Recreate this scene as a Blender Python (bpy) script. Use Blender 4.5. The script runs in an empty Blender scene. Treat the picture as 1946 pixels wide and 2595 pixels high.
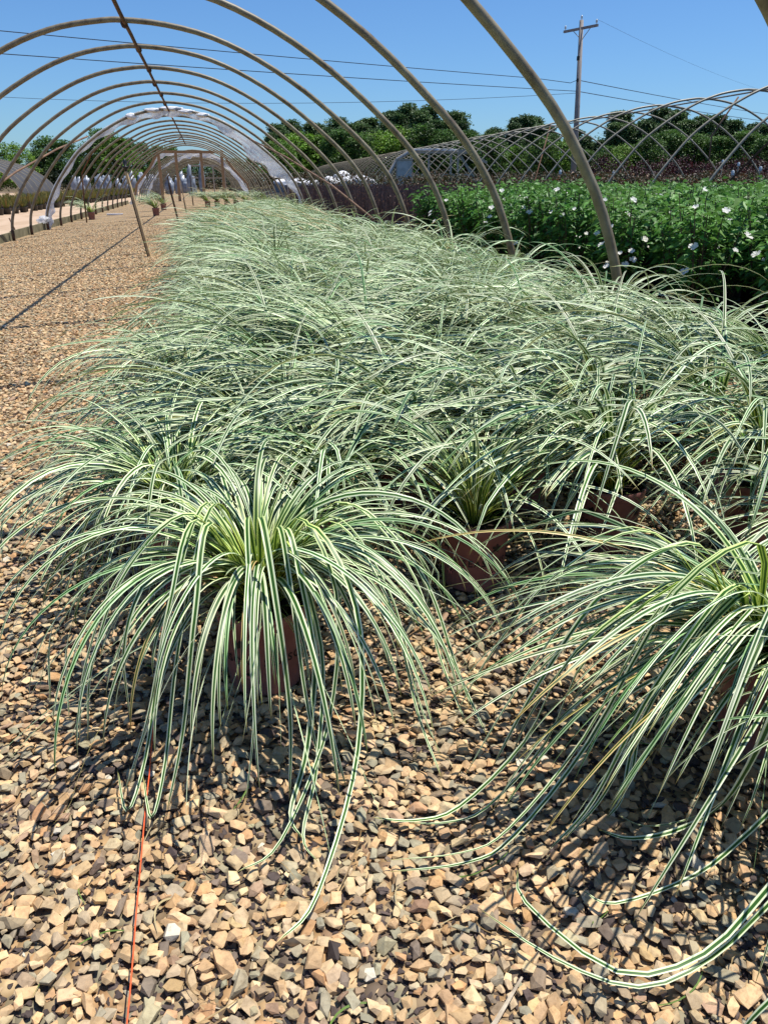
import bpy, math, random
import numpy as np
from mathutils import Vector, Matrix
R = math.radians
PI = math.pi
sc = bpy.context.scene
col = sc.collection
H = 1.1                      # camera height; Y runs along the tunnel, X to the right

# ---------------------------------------------------------------- camera, world, sun, exposure
cam_d = bpy.data.cameras.new('camera')
cam = bpy.data.objects.new('camera', cam_d)
col.objects.link(cam)
sc.camera = cam
cam_d.sensor_fit = 'VERTICAL'
cam_d.sensor_height = 36.0
cam_d.lens = 1960.0 / 2595.0 * 36.0
cam_d.clip_start = 0.02
cam_d.clip_end = 3000
cam.location = (0, 0, H)
cam.rotation_euler = (R(90 - 23.21), 0, R(-12.095))

SUN = Vector((0.33, 0.05, 1.0)).normalized()          # direction towards the sun
wd = bpy.data.worlds.new('World')
sc.world = wd
wd.use_nodes = True
wn = wd.node_tree.nodes
wl = wd.node_tree.links
bg = wn['Background']
sky = wn.new('ShaderNodeTexSky')
sky.sky_type = 'NISHITA'
sky.sun_disc = False
sky.sun_elevation = math.asin(SUN.z)
sky.sun_rotation = math.atan2(SUN.x, SUN.y)
sky.air_density = 1.0
sky.dust_density = 0.35
sky.ozone_density = 2.6
sky.altitude = 50
deep = wn.new('ShaderNodeMix')          # the photo's deep azure
deep.data_type = 'RGBA'
deep.blend_type = 'MULTIPLY'
deep.inputs[0].default_value = 1.0
wl.new(sky.outputs[0], deep.inputs[6])
deep.inputs[7].default_value = (0.47, 0.71, 1.0, 1)
wl.new(deep.outputs[2], bg.inputs[0])
bg.inputs[1].default_value = 0.105
sl = bpy.data.lights.new('sun', 'SUN')
sl.energy = 5.0
sl.angle = R(0.53)
sl.color = (1.0, 0.955, 0.88)
so = bpy.data.objects.new('sun', sl)
col.objects.link(so)
so.rotation_euler = SUN.to_track_quat('Z', 'Y').to_euler()
sc.view_settings.view_transform = 'Standard'
sc.view_settings.look = 'None'
sc.view_settings.exposure = 0.3
sc.view_settings.gamma = 1.0
sc.cycles.max_bounces = 5
sc.cycles.diffuse_bounces = 2
sc.cycles.glossy_bounces = 2
sc.cycles.transmission_bounces = 3
sc.cycles.transparent_max_bounces = 6

# ---------------------------------------------------------------- helpers
def tag(o, label=None, cat=None, group=None, kind=None):
    if label: o['label'] = label
    if cat: o['category'] = cat
    if group: o['group'] = group
    if kind: o['kind'] = kind
    return o

def empty(name, loc=(0, 0, 0), rz=0.0):
    o = bpy.data.objects.new(name, None)
    col.objects.link(o)
    o.location = loc
    o.rotation_euler = (0, 0, rz)
    o.empty_display_size = 0.1
    return o

def link(name, me, parent=None, loc=(0, 0, 0), rz=0.0):
    o = bpy.data.objects.new(name, me)
    col.objects.link(o)
    o.parent = parent
    o.location = loc
    o.rotation_euler = (0, 0, rz)
    return o

def npmesh(name, V, F, mat, uv=None, colr=None, smooth=False):
    """V (n,3), F (m,k) constant k; uv per vertex (n,2); colr per vertex (n,3)"""
    me = bpy.data.meshes.new(name)
    V = np.asarray(V, dtype=np.float32)
    F = np.asarray(F, dtype=np.int32)
    n, k = F.shape
    me.vertices.add(len(V))
    me.vertices.foreach_set('co', V.ravel())
    me.loops.add(n * k)
    me.loops.foreach_set('vertex_index', F.ravel())
    me.polygons.add(n)
    me.polygons.foreach_set('loop_start', np.arange(n, dtype=np.int32) * k)
    me.polygons.foreach_set('use_smooth', np.full(n, smooth, dtype=bool))
    me.update(calc_edges=True)
    if uv is not None:
        l = me.uv_layers.new(name='UVMap')
        l.data.foreach_set('uv', np.asarray(uv, dtype=np.float32)[F.ravel()].ravel())
    if colr is not None:
        a = me.color_attributes.new('Col', 'FLOAT_COLOR', 'POINT')
        c4 = np.ones((len(V), 4), dtype=np.float32)
        c4[:, :3] = colr
        a.data.foreach_set('color', c4.ravel())
    me.materials.append(mat)
    return me

class MB:
    """collects quads / tris / ngons into one mesh"""
    def __init__(s): s.v = []; s.f = []
    def add(s, vs, fs):
        b = len(s.v)
        s.v += [tuple(p) for p in vs]
        s.f += [tuple(b + i for i in f) for f in fs]
        return s
    def box(s, c, d, M=None):
        x, y, z = d[0] / 2, d[1] / 2, d[2] / 2
        vs = [Vector((sx * x, sy * y, sz * z)) for sz in (-1, 1) for sy in (-1, 1) for sx in (-1, 1)]
        if M is not None: vs = [M @ p for p in vs]
        vs = [p + Vector(c) for p in vs]
        return s.add(vs, [(0, 2, 3, 1), (4, 5, 7, 6), (0, 1, 5, 4), (2, 6, 7, 3), (0, 4, 6, 2), (1, 3, 7, 5)])
    def beam(s, a, b, w, h):
        a, b = Vector(a), Vector(b)
        d = b - a
        q = d.to_track_quat('Y', 'Z').to_matrix()
        return s.box((a + b) / 2, (w, d.length, h), q)
    def tube(s, pts, r, n=8, caps=True):
        pts = [Vector(p) for p in pts]
        if not hasattr(r, '__len__'): r = [r] * len(pts)
        b = len(s.v)
        up = None
        for i, p in enumerate(pts):
            t = (pts[min(i + 1, len(pts) - 1)] - pts[max(i - 1, 0)]).normalized()
            if up is None:
                up = t.orthogonal().normalized()
            up = (up - t * up.dot(t)).normalized()
            sd = t.cross(up)
            for k in range(n):
                a = 2 * PI * k / n
                s.v.append(tuple(p + (up * math.cos(a) + sd * math.sin(a)) * r[i]))
        for i in range(len(pts) - 1):
            for k in range(n):
                k2 = (k + 1) % n
                s.f.append((b + i * n + k, b + i * n + k2, b + (i + 1) * n + k2, b + (i + 1) * n + k))
        if caps:
            s.f.append(tuple(b + k for k in reversed(range(n))))
            s.f.append(tuple(b + (len(pts) - 1) * n + k for k in range(n)))
        return s
    def lathe(s, prof, n=20, c=(0, 0, 0)):
        b = len(s.v)
        for r, z in prof:
            for k in range(n):
                a = 2 * PI * k / n
                s.v.append((c[0] + r * math.cos(a), c[1] + r * math.sin(a), c[2] + z))
        for i in range(len(prof) - 1):
            for k in range(n):
                k2 = (k + 1) % n
                s.f.append((b + i * n + k, b + i * n + k2, b + (i + 1) * n + k2, b + (i + 1) * n + k))
        return s
    def mesh(s, name, mat, smooth=False):
        me = bpy.data.meshes.new(name)
        me.from_pydata(s.v, [], s.f)
        me.update()
        if smooth:
            me.polygons.foreach_set('use_smooth', [len(p.vertices) <= 4 for p in me.polygons])
        me.materials.append(mat)
        return me
    def build(s, name, mat, parent=None, smooth=False, loc=(0, 0, 0), rz=0.0):
        return link(name, s.mesh(name, mat, smooth), parent, loc, rz)

# ---------------------------------------------------------------- materials
def new_mat(name, rough=0.6, spec=0.4):
    m = bpy.data.materials.new(name)
    m.use_nodes = True
    b = m.node_tree.nodes['Principled BSDF']
    b.inputs['Roughness'].default_value = rough
    b.inputs['Specular IOR Level'].default_value = spec
    return m, m.node_tree, b

def ramp(nt, stops, interp='LINEAR'):
    r = nt.nodes.new('ShaderNodeValToRGB')
    r.color_ramp.interpolation = interp
    el = r.color_ramp.elements
    while len(el) < len(stops): el.new(0.5)
    for e, (p, c) in zip(el, stops):
        e.position = p
        e.color = (*c, 1)
    return r

def noise(nt, scale, detail=4, rough=0.6, coord='Object', vec=None):
    n = nt.nodes.new('ShaderNodeTexNoise')
    n.inputs['Scale'].default_value = scale
    n.inputs['Detail'].default_value = detail
    n.inputs['Roughness'].default_value = rough
    if vec is None:
        tc = nt.nodes.new('ShaderNodeTexCoord')
        vec = tc.outputs[coord]
    nt.links.new(vec, n.inputs['Vector'])
    return n

def mix(nt, mode, fac, a, b):
    n = nt.nodes.new('ShaderNodeMix')
    n.data_type = 'RGBA'
    n.blend_type = mode
    for sock, v in ((n.inputs[0], fac), (n.inputs[6], a), (n.inputs[7], b)):
        if hasattr(v, 'links') or hasattr(v, 'is_linked'):
            nt.links.new(v, sock)
        elif isinstance(v, (int, float)):
            sock.default_value = v
        else:
            sock.default_value = (*v, 1)
    return n.outputs[2]

def bump(nt, b, height, strength=0.4, dist=0.01):
    n = nt.nodes.new('ShaderNodeBump')
    n.inputs['Strength'].default_value = strength
    n.inputs['Distance'].default_value = dist
    nt.links.new(height, n.inputs['Height'])
    nt.links.new(n.outputs[0], b.inputs['Normal'])

def mottled(name, stops, scale=8, rough=0.6, spec=0.3, bstr=0.3, bdist=0.004, stretch=None):
    m, nt, b = new_mat(name, rough, spec)
    vec = None
    if stretch:
        tc = nt.nodes.new('ShaderNodeTexCoord')
        mp = nt.nodes.new('ShaderNodeMapping')
        mp.inputs['Scale'].default_value = stretch
        nt.links.new(tc.outputs['Object'], mp.inputs[0])
        vec = mp.outputs[0]
    n = noise(nt, scale, 6, 0.65, vec=vec)
    r = ramp(nt, stops)
    nt.links.new(n.outputs[0], r.inputs[0])
    nt.links.new(r.outputs[0], b.inputs['Base Color'])
    if bstr: bump(nt, b, n.outputs[0], bstr, bdist)
    return m

M = {}
M['pipe'] = mottled('weathered_pipe', [(0.28, (0.085, 0.055, 0.03)), (0.42, (0.17, 0.135, 0.085)), (0.6, (0.235, 0.20, 0.13)), (0.78, (0.32, 0.28, 0.19))], 7, 0.5, 0.4)
M['pipe_pale'] = mottled('galvanised_pipe', [(0.3, (0.18, 0.16, 0.11)), (0.7, (0.40, 0.37, 0.28))], 9, 0.42, 0.5)
M['rust'] = mottled('rusty_pipe', [(0.3, (0.055, 0.03, 0.018)), (0.7, (0.17, 0.085, 0.045))], 12, 0.8, 0.2)
M['rust_pole'] = mottled('rusty_brace', [(0.3, (0.13, 0.075, 0.05)), (0.7, (0.27, 0.17, 0.11))], 5, 0.75, 0.2)
M['timber'] = mottled('brown_timber', [(0.3, (0.30, 0.17, 0.085)), (0.7, (0.48, 0.30, 0.16))], 5, 0.8, 0.2, stretch=(6, 6, 0.8))
M['pale_wood'] = mottled('pale_weathered_wood', [(0.3, (0.33, 0.26, 0.18)), (0.7, (0.58, 0.50, 0.38))], 6, 0.8, 0.2, stretch=(8, 8, 1))
M['stake'] = mottled('stake_wood', [(0.25, (0.34, 0.21, 0.10)), (0.7, (0.62, 0.47, 0.27))], 9, 0.75, 0.2, stretch=(8, 8, 0.7))
M['board'] = mottled('mossy_board', [(0.3, (0.11, 0.10, 0.055)), (0.7, (0.27, 0.24, 0.15))], 4, 0.9, 0.1)
M['pole_wood'] = mottled('grey_pole_wood', [(0.3, (0.22, 0.19, 0.17)), (0.7, (0.38, 0.34, 0.31))], 5, 0.8, 0.2, stretch=(5, 5, 0.5))
M['black'] = mottled('black_plastic', [(0.3, (0.010, 0.010, 0.011)), (0.7, (0.022, 0.022, 0.024))], 20, 0.45, 0.4, 0)
M['soil'] = mottled('potting_soil', [(0.3, (0.012, 0.009, 0.007)), (0.7, (0.05, 0.035, 0.025))], 60, 0.95, 0.1, 0.8, 0.01)
M['pot'] = mottled('dusty_rose_pot', [(0.3, (0.20, 0.085, 0.075)), (0.7, (0.29, 0.13, 0.115))], 22, 0.42, 0.35, 0)
M['ink'] = new_mat('black_ink', 0.5)[0]
M['ink'].node_tree.nodes['Principled BSDF'].inputs['Base Color'].default_value = (0.012, 0.01, 0.01, 1)
M['pink_ink'] = new_mat('pink_ink', 0.5)[0]
M['pink_ink'].node_tree.nodes['Principled BSDF'].inputs['Base Color'].default_value = (0.46, 0.15, 0.14, 1)
M['orange'] = new_mat('orange_string', 0.6)[0]
M['orange'].node_tree.nodes['Principled BSDF'].inputs['Base Color'].default_value = (0.85, 0.12, 0.03, 1)
M['wire'] = new_mat('dark_wire', 0.6)[0]
M['wire'].node_tree.nodes['Principled BSDF'].inputs['Base Color'].default_value = (0.02, 0.03, 0.05, 1)
M['ceramic'] = mottled('glazed_insulator', [(0.3, (0.5, 0.55, 0.55)), (0.7, (0.75, 0.8, 0.8))], 10, 0.2, 0.6, 0)
M['white_stone'] = mottled('white_plastic_roll', [(0.3, (0.55, 0.55, 0.56)), (0.7, (0.85, 0.85, 0.86))], 3, 0.5, 0.4, 0.5, 0.05)
M['silver'] = mottled('silvery_wrap', [(0.3, (0.10, 0.12, 0.15)), (0.5, (0.22, 0.25, 0.30)), (0.72, (0.55, 0.58, 0.62))], 1.6, 0.35, 0.6, 0.6, 0.08)
M['shade'] = mottled('grey_shade_cloth', [(0.3, (0.045, 0.045, 0.048)), (0.7, (0.095, 0.095, 0.10))], 1.2, 0.85, 0.15, 0.3, 0.03, stretch=(1, 4, 1))

def film_mat():
    m, nt, b = new_mat('clear_film', 0.22, 0.6)
    n = noise(nt, 5, 6, 0.65)
    r = ramp(nt, [(0.35, (0.84, 0.85, 0.86)), (0.65, (0.96, 0.96, 0.95))])
    nt.links.new(n.outputs[0], r.inputs[0])
    nt.links.new(r.outputs[0], b.inputs['Base Color'])
    bump(nt, b, n.outputs[0], 0.9, 0.05)
    tr = nt.nodes.new('ShaderNodeBsdfTransparent')
    tl = nt.nodes.new('ShaderNodeBsdfTranslucent')
    tl.inputs[0].default_value = (0.85, 0.88, 0.92, 1)
    m1 = nt.nodes.new('ShaderNodeMixShader')
    m1.inputs[0].default_value = 0.5
    nt.links.new(b.outputs[0], m1.inputs[1])
    nt.links.new(tl.outputs[0], m1.inputs[2])
    m2 = nt.nodes.new('ShaderNodeMixShader')
    r2 = ramp(nt, [(0.40, (0.10, 0.10, 0.10)), (0.60, (0.55, 0.55, 0.55))])
    nt.links.new(n.outputs[0], r2.inputs[0])
    nt.links.new(r2.outputs[0], m2.inputs[0])
    nt.links.new(m1.outputs[0], m2.inputs[1])
    nt.links.new(tr.outputs[0], m2.inputs[2])
    nt.links.new(m2.outputs[0], nt.nodes['Material Output'].inputs[0])
    return m
M['film'] = film_mat()

def leafy(name, colr=None, rough=0.5, spec=0.35, transl=0.25, attr=True, tint=(1, 1, 1)):
    """foliage from the per-vertex colour (each leaf its own)"""
    m, nt, b = new_mat(name, rough, spec)
    if attr:
        a = nt.nodes.new('ShaderNodeAttribute')
        a.attribute_name = 'Col'
        c = a.outputs[0]
        oi = nt.nodes.new('ShaderNodeObjectInfo')
        r = ramp(nt, [(0.0, (0.80, 0.84, 0.78)), (1.0, (1.22, 1.15, 1.05))])
        nt.links.new(oi.outputs['Random'], r.inputs[0])
        c = mix(nt, 'MULTIPLY', 1.0, c, r.outputs[0])
        nt.links.new(c, b.inputs['Base Color'])
    else:
        b.inputs['Base Color'].default_value = (*colr, 1)
        c = None
    tl = nt.nodes.new('ShaderNodeBsdfTranslucent')
    if c is not None: nt.links.new(c, tl.inputs[0])
    else: tl.inputs[0].default_value = (*colr, 1)
    m1 = nt.nodes.new('ShaderNodeMixShader')
    m1.inputs[0].default_value = transl
    nt.links.new(b.outputs[0], m1.inputs[1])
    nt.links.new(tl.outputs[0], m1.inputs[2])
    nt.links.new(m1.outputs[0], nt.nodes['Material Output'].inputs[0])
    return m
M['leaf'] = leafy('foliage')
M['shrub_leaf'] = leafy('shrub_leaf', rough=0.5, spec=0.3, transl=0.28)
M['petal'] = leafy('white_petal', (0.90, 0.88, 0.80), 0.6, 0.3, 0.3, attr=False)
M['bark'] = mottled('bark', [(0.3, (0.05, 0.035, 0.025)), (0.7, (0.16, 0.12, 0.09))], 3, 0.9, 0.1, 0.6, 0.05)

def blade_mat():
    """cream-edged sedge blade: u runs across the blade, v from base to tip"""
    m, nt, b = new_mat('variegated_blade', 0.42, 0.38)
    uv = nt.nodes.new('ShaderNodeUVMap')
    sp = nt.nodes.new('ShaderNodeSeparateXYZ')
    nt.links.new(uv.outputs[0], sp.inputs[0])
    G1 = (0.045, 0.155, 0.010); G2 = (0.024, 0.090, 0.010); CR = (0.80, 0.90, 0.50); CR2 = (0.90, 0.95, 0.70)
    across = ramp(nt, [(0.0, (0.14, 0.26, 0.09)), (0.05, CR2), (0.24, CR), (0.31, G1), (0.47, G2), (0.50, (0.07, 0.17, 0.05)),
                       (0.53, G2), (0.69, G1), (0.76, CR), (0.95, CR2), (1.0, (0.14, 0.26, 0.09))])
    nt.links.new(sp.outputs[0], across.inputs[0])
    base = ramp(nt, [(0.0, (0.10, 0.15, 0.02)), (0.12, (0.30, 0.36, 0.06)), (0.40, (1, 1, 1)), (0.93, (1, 1, 1)), (1.0, (0.55, 0.62, 0.30))])
    nt.links.new(sp.outputs[1], base.inputs[0])
    # near the base the cream goes yellow
    yl = ramp(nt, [(0.0, (0.62, 0.62, 0.12)), (0.18, (0.78, 0.85, 0.30)), (0.42, (1.0, 1.0, 1.0)), (0.93, (1, 1, 1)), (0.985, (0.62, 0.44, 0.20))])
    nt.links.new(sp.outputs[1], yl.inputs[0])
    c = mix(nt, 'MULTIPLY', 1.0, across.outputs[0], yl.outputs[0])
    a = nt.nodes.new('ShaderNodeAttribute')
    a.attribute_name = 'Col'
    c = mix(nt, 'MULTIPLY', 1.0, c, a.outputs[0])
    nt.links.new(c, b.inputs['Base Color'])
    tl = nt.nodes.new('ShaderNodeBsdfTranslucent')
    nt.links.new(c, tl.inputs[0])
    m1 = nt.nodes.new('ShaderNodeMixShader')
    m1.inputs[0].default_value = 0.12
    nt.links.new(b.outputs[0], m1.inputs[1])
    nt.links.new(tl.outputs[0], m1.inputs[2])
    nt.links.new(m1.outputs[0], nt.nodes['Material Output'].inputs[0])
    return m
M['blade'] = blade_mat()

STONES = np.array([(0.56, 0.40, 0.235), (0.50, 0.35, 0.20), (0.62, 0.48, 0.30), (0.47, 0.37, 0.24), (0.38, 0.335, 0.235), (0.32, 0.30, 0.225),
                   (0.50, 0.31, 0.16), (0.55, 0.36, 0.20), (0.31, 0.24, 0.165), (0.20, 0.16, 0.13), (0.50, 0.40, 0.265), (0.36, 0.25, 0.17)])
SW = np.array([.20, .15, .12, .13, .10, .07, .04, .04, .03, .02, .07, .03]); SW = SW / SW.sum()

def stone_mat():
    m, nt, b = new_mat('gravel_stone', 0.72, 0.25)
    a = nt.nodes.new('ShaderNodeAttribute')
    a.attribute_name = 'Col'
    n = noise(nt, 90, 5, 0.7)
    r = ramp(nt, [(0.3, (0.70, 0.66, 0.62)), (0.5, (1, 1, 1)), (0.75, (1.18, 1.16, 1.12))])
    nt.links.new(n.outputs[0], r.inputs[0])
    n2 = noise(nt, 28, 3, 0.6)
    r2 = ramp(nt, [(0.35, (0.84, 0.80, 0.74)), (0.6, (1.10, 1.04, 0.94))])
    nt.links.new(n2.outputs[0], r2.inputs[0])
    c = mix(nt, 'MULTIPLY', 1.0, a.outputs[0], r.outputs[0])
    c = mix(nt, 'MULTIPLY', 1.0, c, r2.outputs[0])
    nt.links.new(c, b.inputs['Base Color'])
    bump(nt, b, n.outputs[0], 0.5, 0.002)
    return m
M['stone'] = stone_mat()

def gravel_sheet_mat():
    """the gravel seen from afar: every voronoi cell one stone, hollows between them"""
    m, nt, b = new_mat('gravel_surface', 0.85, 0.15)
    tc = nt.nodes.new('ShaderNodeTexCoord')
    v = nt.nodes.new('ShaderNodeTexVoronoi')
    v.inputs['Scale'].default_value = 34
    nt.links.new(tc.outputs['Object'], v.inputs['Vector'])
    sp = nt.nodes.new('ShaderNodeSeparateColor')
    nt.links.new(v.outputs['Color'], sp.inputs[0])
    order = [9, 8, 5, 11, 4, 3, 1, 0, 10, 2, 7]
    r = ramp(nt, [(i / 11.0, tuple(STONES[k] * 1.0)) for i, k in enumerate(order)], 'CONSTANT')
    nt.links.new(sp.outputs[0], r.inputs[0])
    n = noise(nt, 1.3, 5, 0.6)
    r2 = ramp(nt, [(0.35, (0.74, 0.70, 0.66)), (0.5, (0.92, 0.86, 0.76)), (0.7, (1.0, 0.93, 0.81))])
    nt.links.new(n.outputs[0], r2.inputs[0])
    c = mix(nt, 'MULTIPLY', 1.0, r.outputs[0], r2.outputs[0])
    dr = ramp(nt, [(0.0, (1, 1, 1)), (0.5, (0.9, 0.9, 0.9)), (0.9, (0.5, 0.46, 0.42))])
    v2 = nt.nodes.new('ShaderNodeMath'); v2.operation = 'MULTIPLY'; v2.inputs[1].default_value = 1.15
    nt.links.new(v.outputs['Distance'], v2.inputs[0])
    nt.links.new(v2.outputs[0], dr.inputs[0])
    c = mix(nt, 'MULTIPLY', 0.8, c, dr.outputs[0])
    nt.links.new(c, b.inputs['Base Color'])
    inv = nt.nodes.new('ShaderNodeMath'); inv.operation = 'SUBTRACT'; inv.inputs[0].default_value = 1.0
    nt.links.new(v.outputs['Distance'], inv.inputs[1])
    bump(nt, b, inv.outputs[0], 1.0, 0.02)
    return m
M['gravel'] = gravel_sheet_mat()
M['undersoil'] = mottled('dark_grit', [(0.35, (0.035, 0.025, 0.02)), (0.55, (0.09, 0.07, 0.055)), (0.75, (0.17, 0.13, 0.10))], 120, 0.95, 0.1, 0.8, 0.004)
M['sand'] = mottled('sand_road', [(0.3, (0.38, 0.265, 0.17)), (0.55, (0.49, 0.36, 0.25)), (0.75, (0.55, 0.42, 0.30))], 0.9, 0.9, 0.1, 0.4, 0.02, stretch=(1.4, 0.35, 1))
M['field'] = mottled('nursery_ground', [(0.3, (0.07, 0.05, 0.03)), (0.5, (0.12, 0.085, 0.05)), (0.7, (0.09, 0.10, 0.035))], 0.25, 0.95, 0.1, 0.4, 0.05)
M['fabric'] = mottled('ground_cloth', [(0.3, (0.012, 0.012, 0.013)), (0.7, (0.03, 0.028, 0.026))], 6, 0.9, 0.1, 0.2)

# ---------------------------------------------------------------- the ground
def gz(x):
    """cross fall of the tunnel floor: level on the right, 0.21 m lower at the left feet"""
    x = np.asarray(x, dtype=float)
    t = np.clip((-0.9 - x) / 3.4, 0, 1)
    return -0.21 * (t * t * (3 - 2 * t) * 0.4 + t * 0.6)

def sheet(name, xs, ys, dz, mat, label_kind='structure', zf=gz):
    xs = np.array(xs, float); ys = np.array(ys, float)
    X, Y = np.meshgrid(xs, ys)
    V = np.stack([X, Y, zf(X) + dz], -1).reshape(-1, 3)
    nx = len(xs)
    F = [(j * nx + i, j * nx + i + 1, (j + 1) * nx + i + 1, (j + 1) * nx + i) for j in range(len(ys) - 1) for i in range(nx - 1)]
    o = link(name, npmesh(name, V, F, mat))
    o['kind'] = 'structure'
    return o
prof_x = list(np.linspace(-4.3, -0.9, 12))
sheet('ground', [-900, -30, -4.75] + prof_x + [3, 30, 900], [-60, -3, 0, 10, 60, 900], -0.02, M['field'])
sheet('gravel_path', [-4.62] + prof_x + [0.6, 3.05], [-3, 0, 4, 9, 30, 110], 0.0, M['gravel'])
sheet('sand_road', [-9.5, -7.0, -4.75], [-3, 20, 60, 140], 0.004, M['sand'])
sheet('sand_yard', [-60, -9.6], [-3, 60, 110], 0.004, M['sand'])
sheet('ground_cloth', [3.15, 22.0], [-3, 20, 60, 120], 0.004, M['fabric'])

# ---------------------------------------------------------------- stones
rng = np.random.default_rng(7)
def hull_variants(n, npts, seed):
    import bmesh
    r = np.random.default_rng(seed)
    out = []
    for i in range(n):
        bm = bmesh.new()
        p = r.normal(size=(npts, 3))
        p /= np.linalg.norm(p, axis=1)[:, None]
        p = np.sign(p) * np.abs(p) ** 0.80        # boxier
        p *= r.uniform(0.82, 1.08, (npts, 1))
        for q in p: bm.verts.new(q)
        res = bmesh.ops.convex_hull(bm, input=list(bm.verts))
        junk = [g for g in res['geom_interior'] if isinstance(g, bmesh.types.BMVert)]
        if junk: bmesh.ops.delete(bm, geom=junk, context='VERTS')
        bm.verts.ensure_lookup_table()
        bm.verts.index_update()
        V = np.array([v.co[:] for v in bm.verts])
        F = np.array([[v.index for v in f.verts] for f in bm.faces if len(f.verts) == 3])
        bm.free()
        out.append((V, F))
    return out

def stones(name, pts, size, variants, seed, lift=0.35, dark=0.0):
    """pts (n,3) ground points; size (n,) half length"""
    r = np.random.default_rng(seed)
    n = len(pts)
    cidx = r.choice(len(STONES), n, p=SW)
    colr = STONES[cidx] * r.uniform(0.84, 1.20, (n, 1)) * r.normal(1, 0.02, (n, 3))
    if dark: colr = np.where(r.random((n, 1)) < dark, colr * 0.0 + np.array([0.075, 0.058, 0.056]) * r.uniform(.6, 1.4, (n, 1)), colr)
    white = r.random(n) < 0.006
    colr[white] = (0.58, 0.55, 0.47)
    vid = r.integers(0, len(variants), n)
    Vs, Fs, Cs = [], [], []
    off = 0
    for k, (V, F) in enumerate(variants):
        idx = np.nonzero(vid == k)[0]
        if not len(idx): continue
        m = len(idx)
        sc3 = size[idx][:, None] * np.stack([r.uniform(0.9, 1.45, m) * np.where(r.random(m) < .2, 1.25, 1.0), r.uniform(0.72, 1.05, m), r.uniform(0.32, 0.62, m)], 1)
        rz = r.uniform(0, 2 * PI, m)
        tx = r.normal(0, 0.24, m); ty = r.normal(0, 0.24, m)
        P = V[None] * sc3[:, None, :]
        c, s_ = np.cos(tx)[:, None], np.sin(tx)[:, None]
        y = P[..., 1] * c - P[..., 2] * s_; z = P[..., 1] * s_ + P[..., 2] * c
        x = P[..., 0]
        c, s_ = np.cos(ty)[:, None], np.sin(ty)[:, None]
        x, z = x * c + z * s_, -x * s_ + z * c
        c, s_ = np.cos(rz)[:, None], np.sin(rz)[:, None]
        x, y = x * c - y * s_, x * s_ + y * c
        P = np.stack([x, y, z], -1)
        P += pts[idx][:, None, :]
        P[..., 2] += (size[idx] * lift)[:, None]
        Vs.append(P.reshape(-1, 3))
        Fs.append((F[None] + (np.arange(m) * len(V))[:, None, None]).reshape(-1, 3) + off)
        Cs.append(np.repeat(colr[idx], len(V), 0))
        off += m * len(V)
    o = link(name, npmesh(name, np.concatenate(Vs), np.concatenate(Fs), M['stone'], colr=np.concatenate(Cs)))
    return o

def jgrid(x0, x1, y0, y1, step, jit, r):
    xs = np.arange(x0, x1, step); ys = np.arange(y0, y1, step * 0.866)
    X, Y = np.meshgrid(xs, ys)
    X = X + (np.arange(len(ys)) % 2)[:, None] * step / 2
    X = X + r.normal(0, jit * step, X.shape); Y = Y + r.normal(0, jit * step, Y.shape)
    return np.stack([X.ravel(), Y.ravel()], 1)

hero_rock = hull_variants(12, 11, 3) + hull_variants(12, 16, 4)
mid_rock = hull_variants(8, 8, 5)
def inview(p, pad=0.25):
    """keeps what lies in the photo's wedge of ground, with a margin to either side"""
    ang = np.arctan2(p[:, 0], p[:, 1])
    return (ang > R(-24) - pad) & (ang < R(46) + pad)
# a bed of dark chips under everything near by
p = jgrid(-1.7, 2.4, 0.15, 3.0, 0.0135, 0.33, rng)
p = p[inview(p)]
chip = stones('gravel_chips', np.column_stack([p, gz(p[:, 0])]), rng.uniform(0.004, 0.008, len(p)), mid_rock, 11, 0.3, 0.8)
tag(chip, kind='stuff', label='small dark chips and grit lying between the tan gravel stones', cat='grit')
p = jgrid(-1.8, 3.0, 0.1, 3.3, 0.0208, 0.26, rng)
p = p[inview(p)]
holes = (np.sin(p[:, 0] * 9.1 + 2 * np.sin(p[:, 1] * 6.3)) + np.sin(p[:, 1] * 11.7 + 1.3)) > 1.50
p = p[~(holes & (rng.random(len(p)) < 0.55)) & (rng.random(len(p)) > 0.07)]
sz = np.clip(rng.normal(0.0110, 0.0032, len(p)), 0.005, 0.0185)
z = gz(p[:, 0]) + rng.uniform(0, 0.008, len(p))
big = stones('gravel', np.column_stack([p, z]), sz, hero_rock, 12, 0.45, 0.03)
tag(big, kind='stuff', label='crushed tan and grey gravel covering the tunnel floor', cat='gravel')
p = np.concatenate([jgrid(-2.6, -0.15, 3.3, 6.2, 0.025, 0.3, rng), jgrid(0.0, 3.0, 3.3, 4.2, 0.03, 0.3, rng)])
p = p[inview(p, 0.12)]
o = stones('gravel', np.column_stack([p, gz(p[:, 0]) + rng.uniform(0, .01, len(p))]), np.clip(rng.normal(0.0125, 0.003, len(p)), .007, .02), mid_rock, 13, 0.3, 0.02)
tag(o, kind='stuff', label='gravel of the aisle beside the first rows of sedge', cat='gravel')
p = np.concatenate([jgrid(-4.3, -0.1, 6.2, 15.0, 0.034, 0.3, rng), jgrid(-4.4, 0.3, 15.0, 21.0, 0.05, 0.3, rng), jgrid(-4.4, 0.8, 21.0, 28.0, 0.09, 0.35, rng)])
p = p[inview(p, 0.05)]
o = stones('gravel', np.column_stack([p, gz(p[:, 0]) + rng.uniform(0, .008, len(p))]), np.clip(rng.normal(0.015, 0.003, len(p)), .008, .02), mid_rock[:3], 14, 0.1, 0.02)
tag(o, kind='stuff', label='gravel of the aisle further down the tunnel', cat='gravel')

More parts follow.
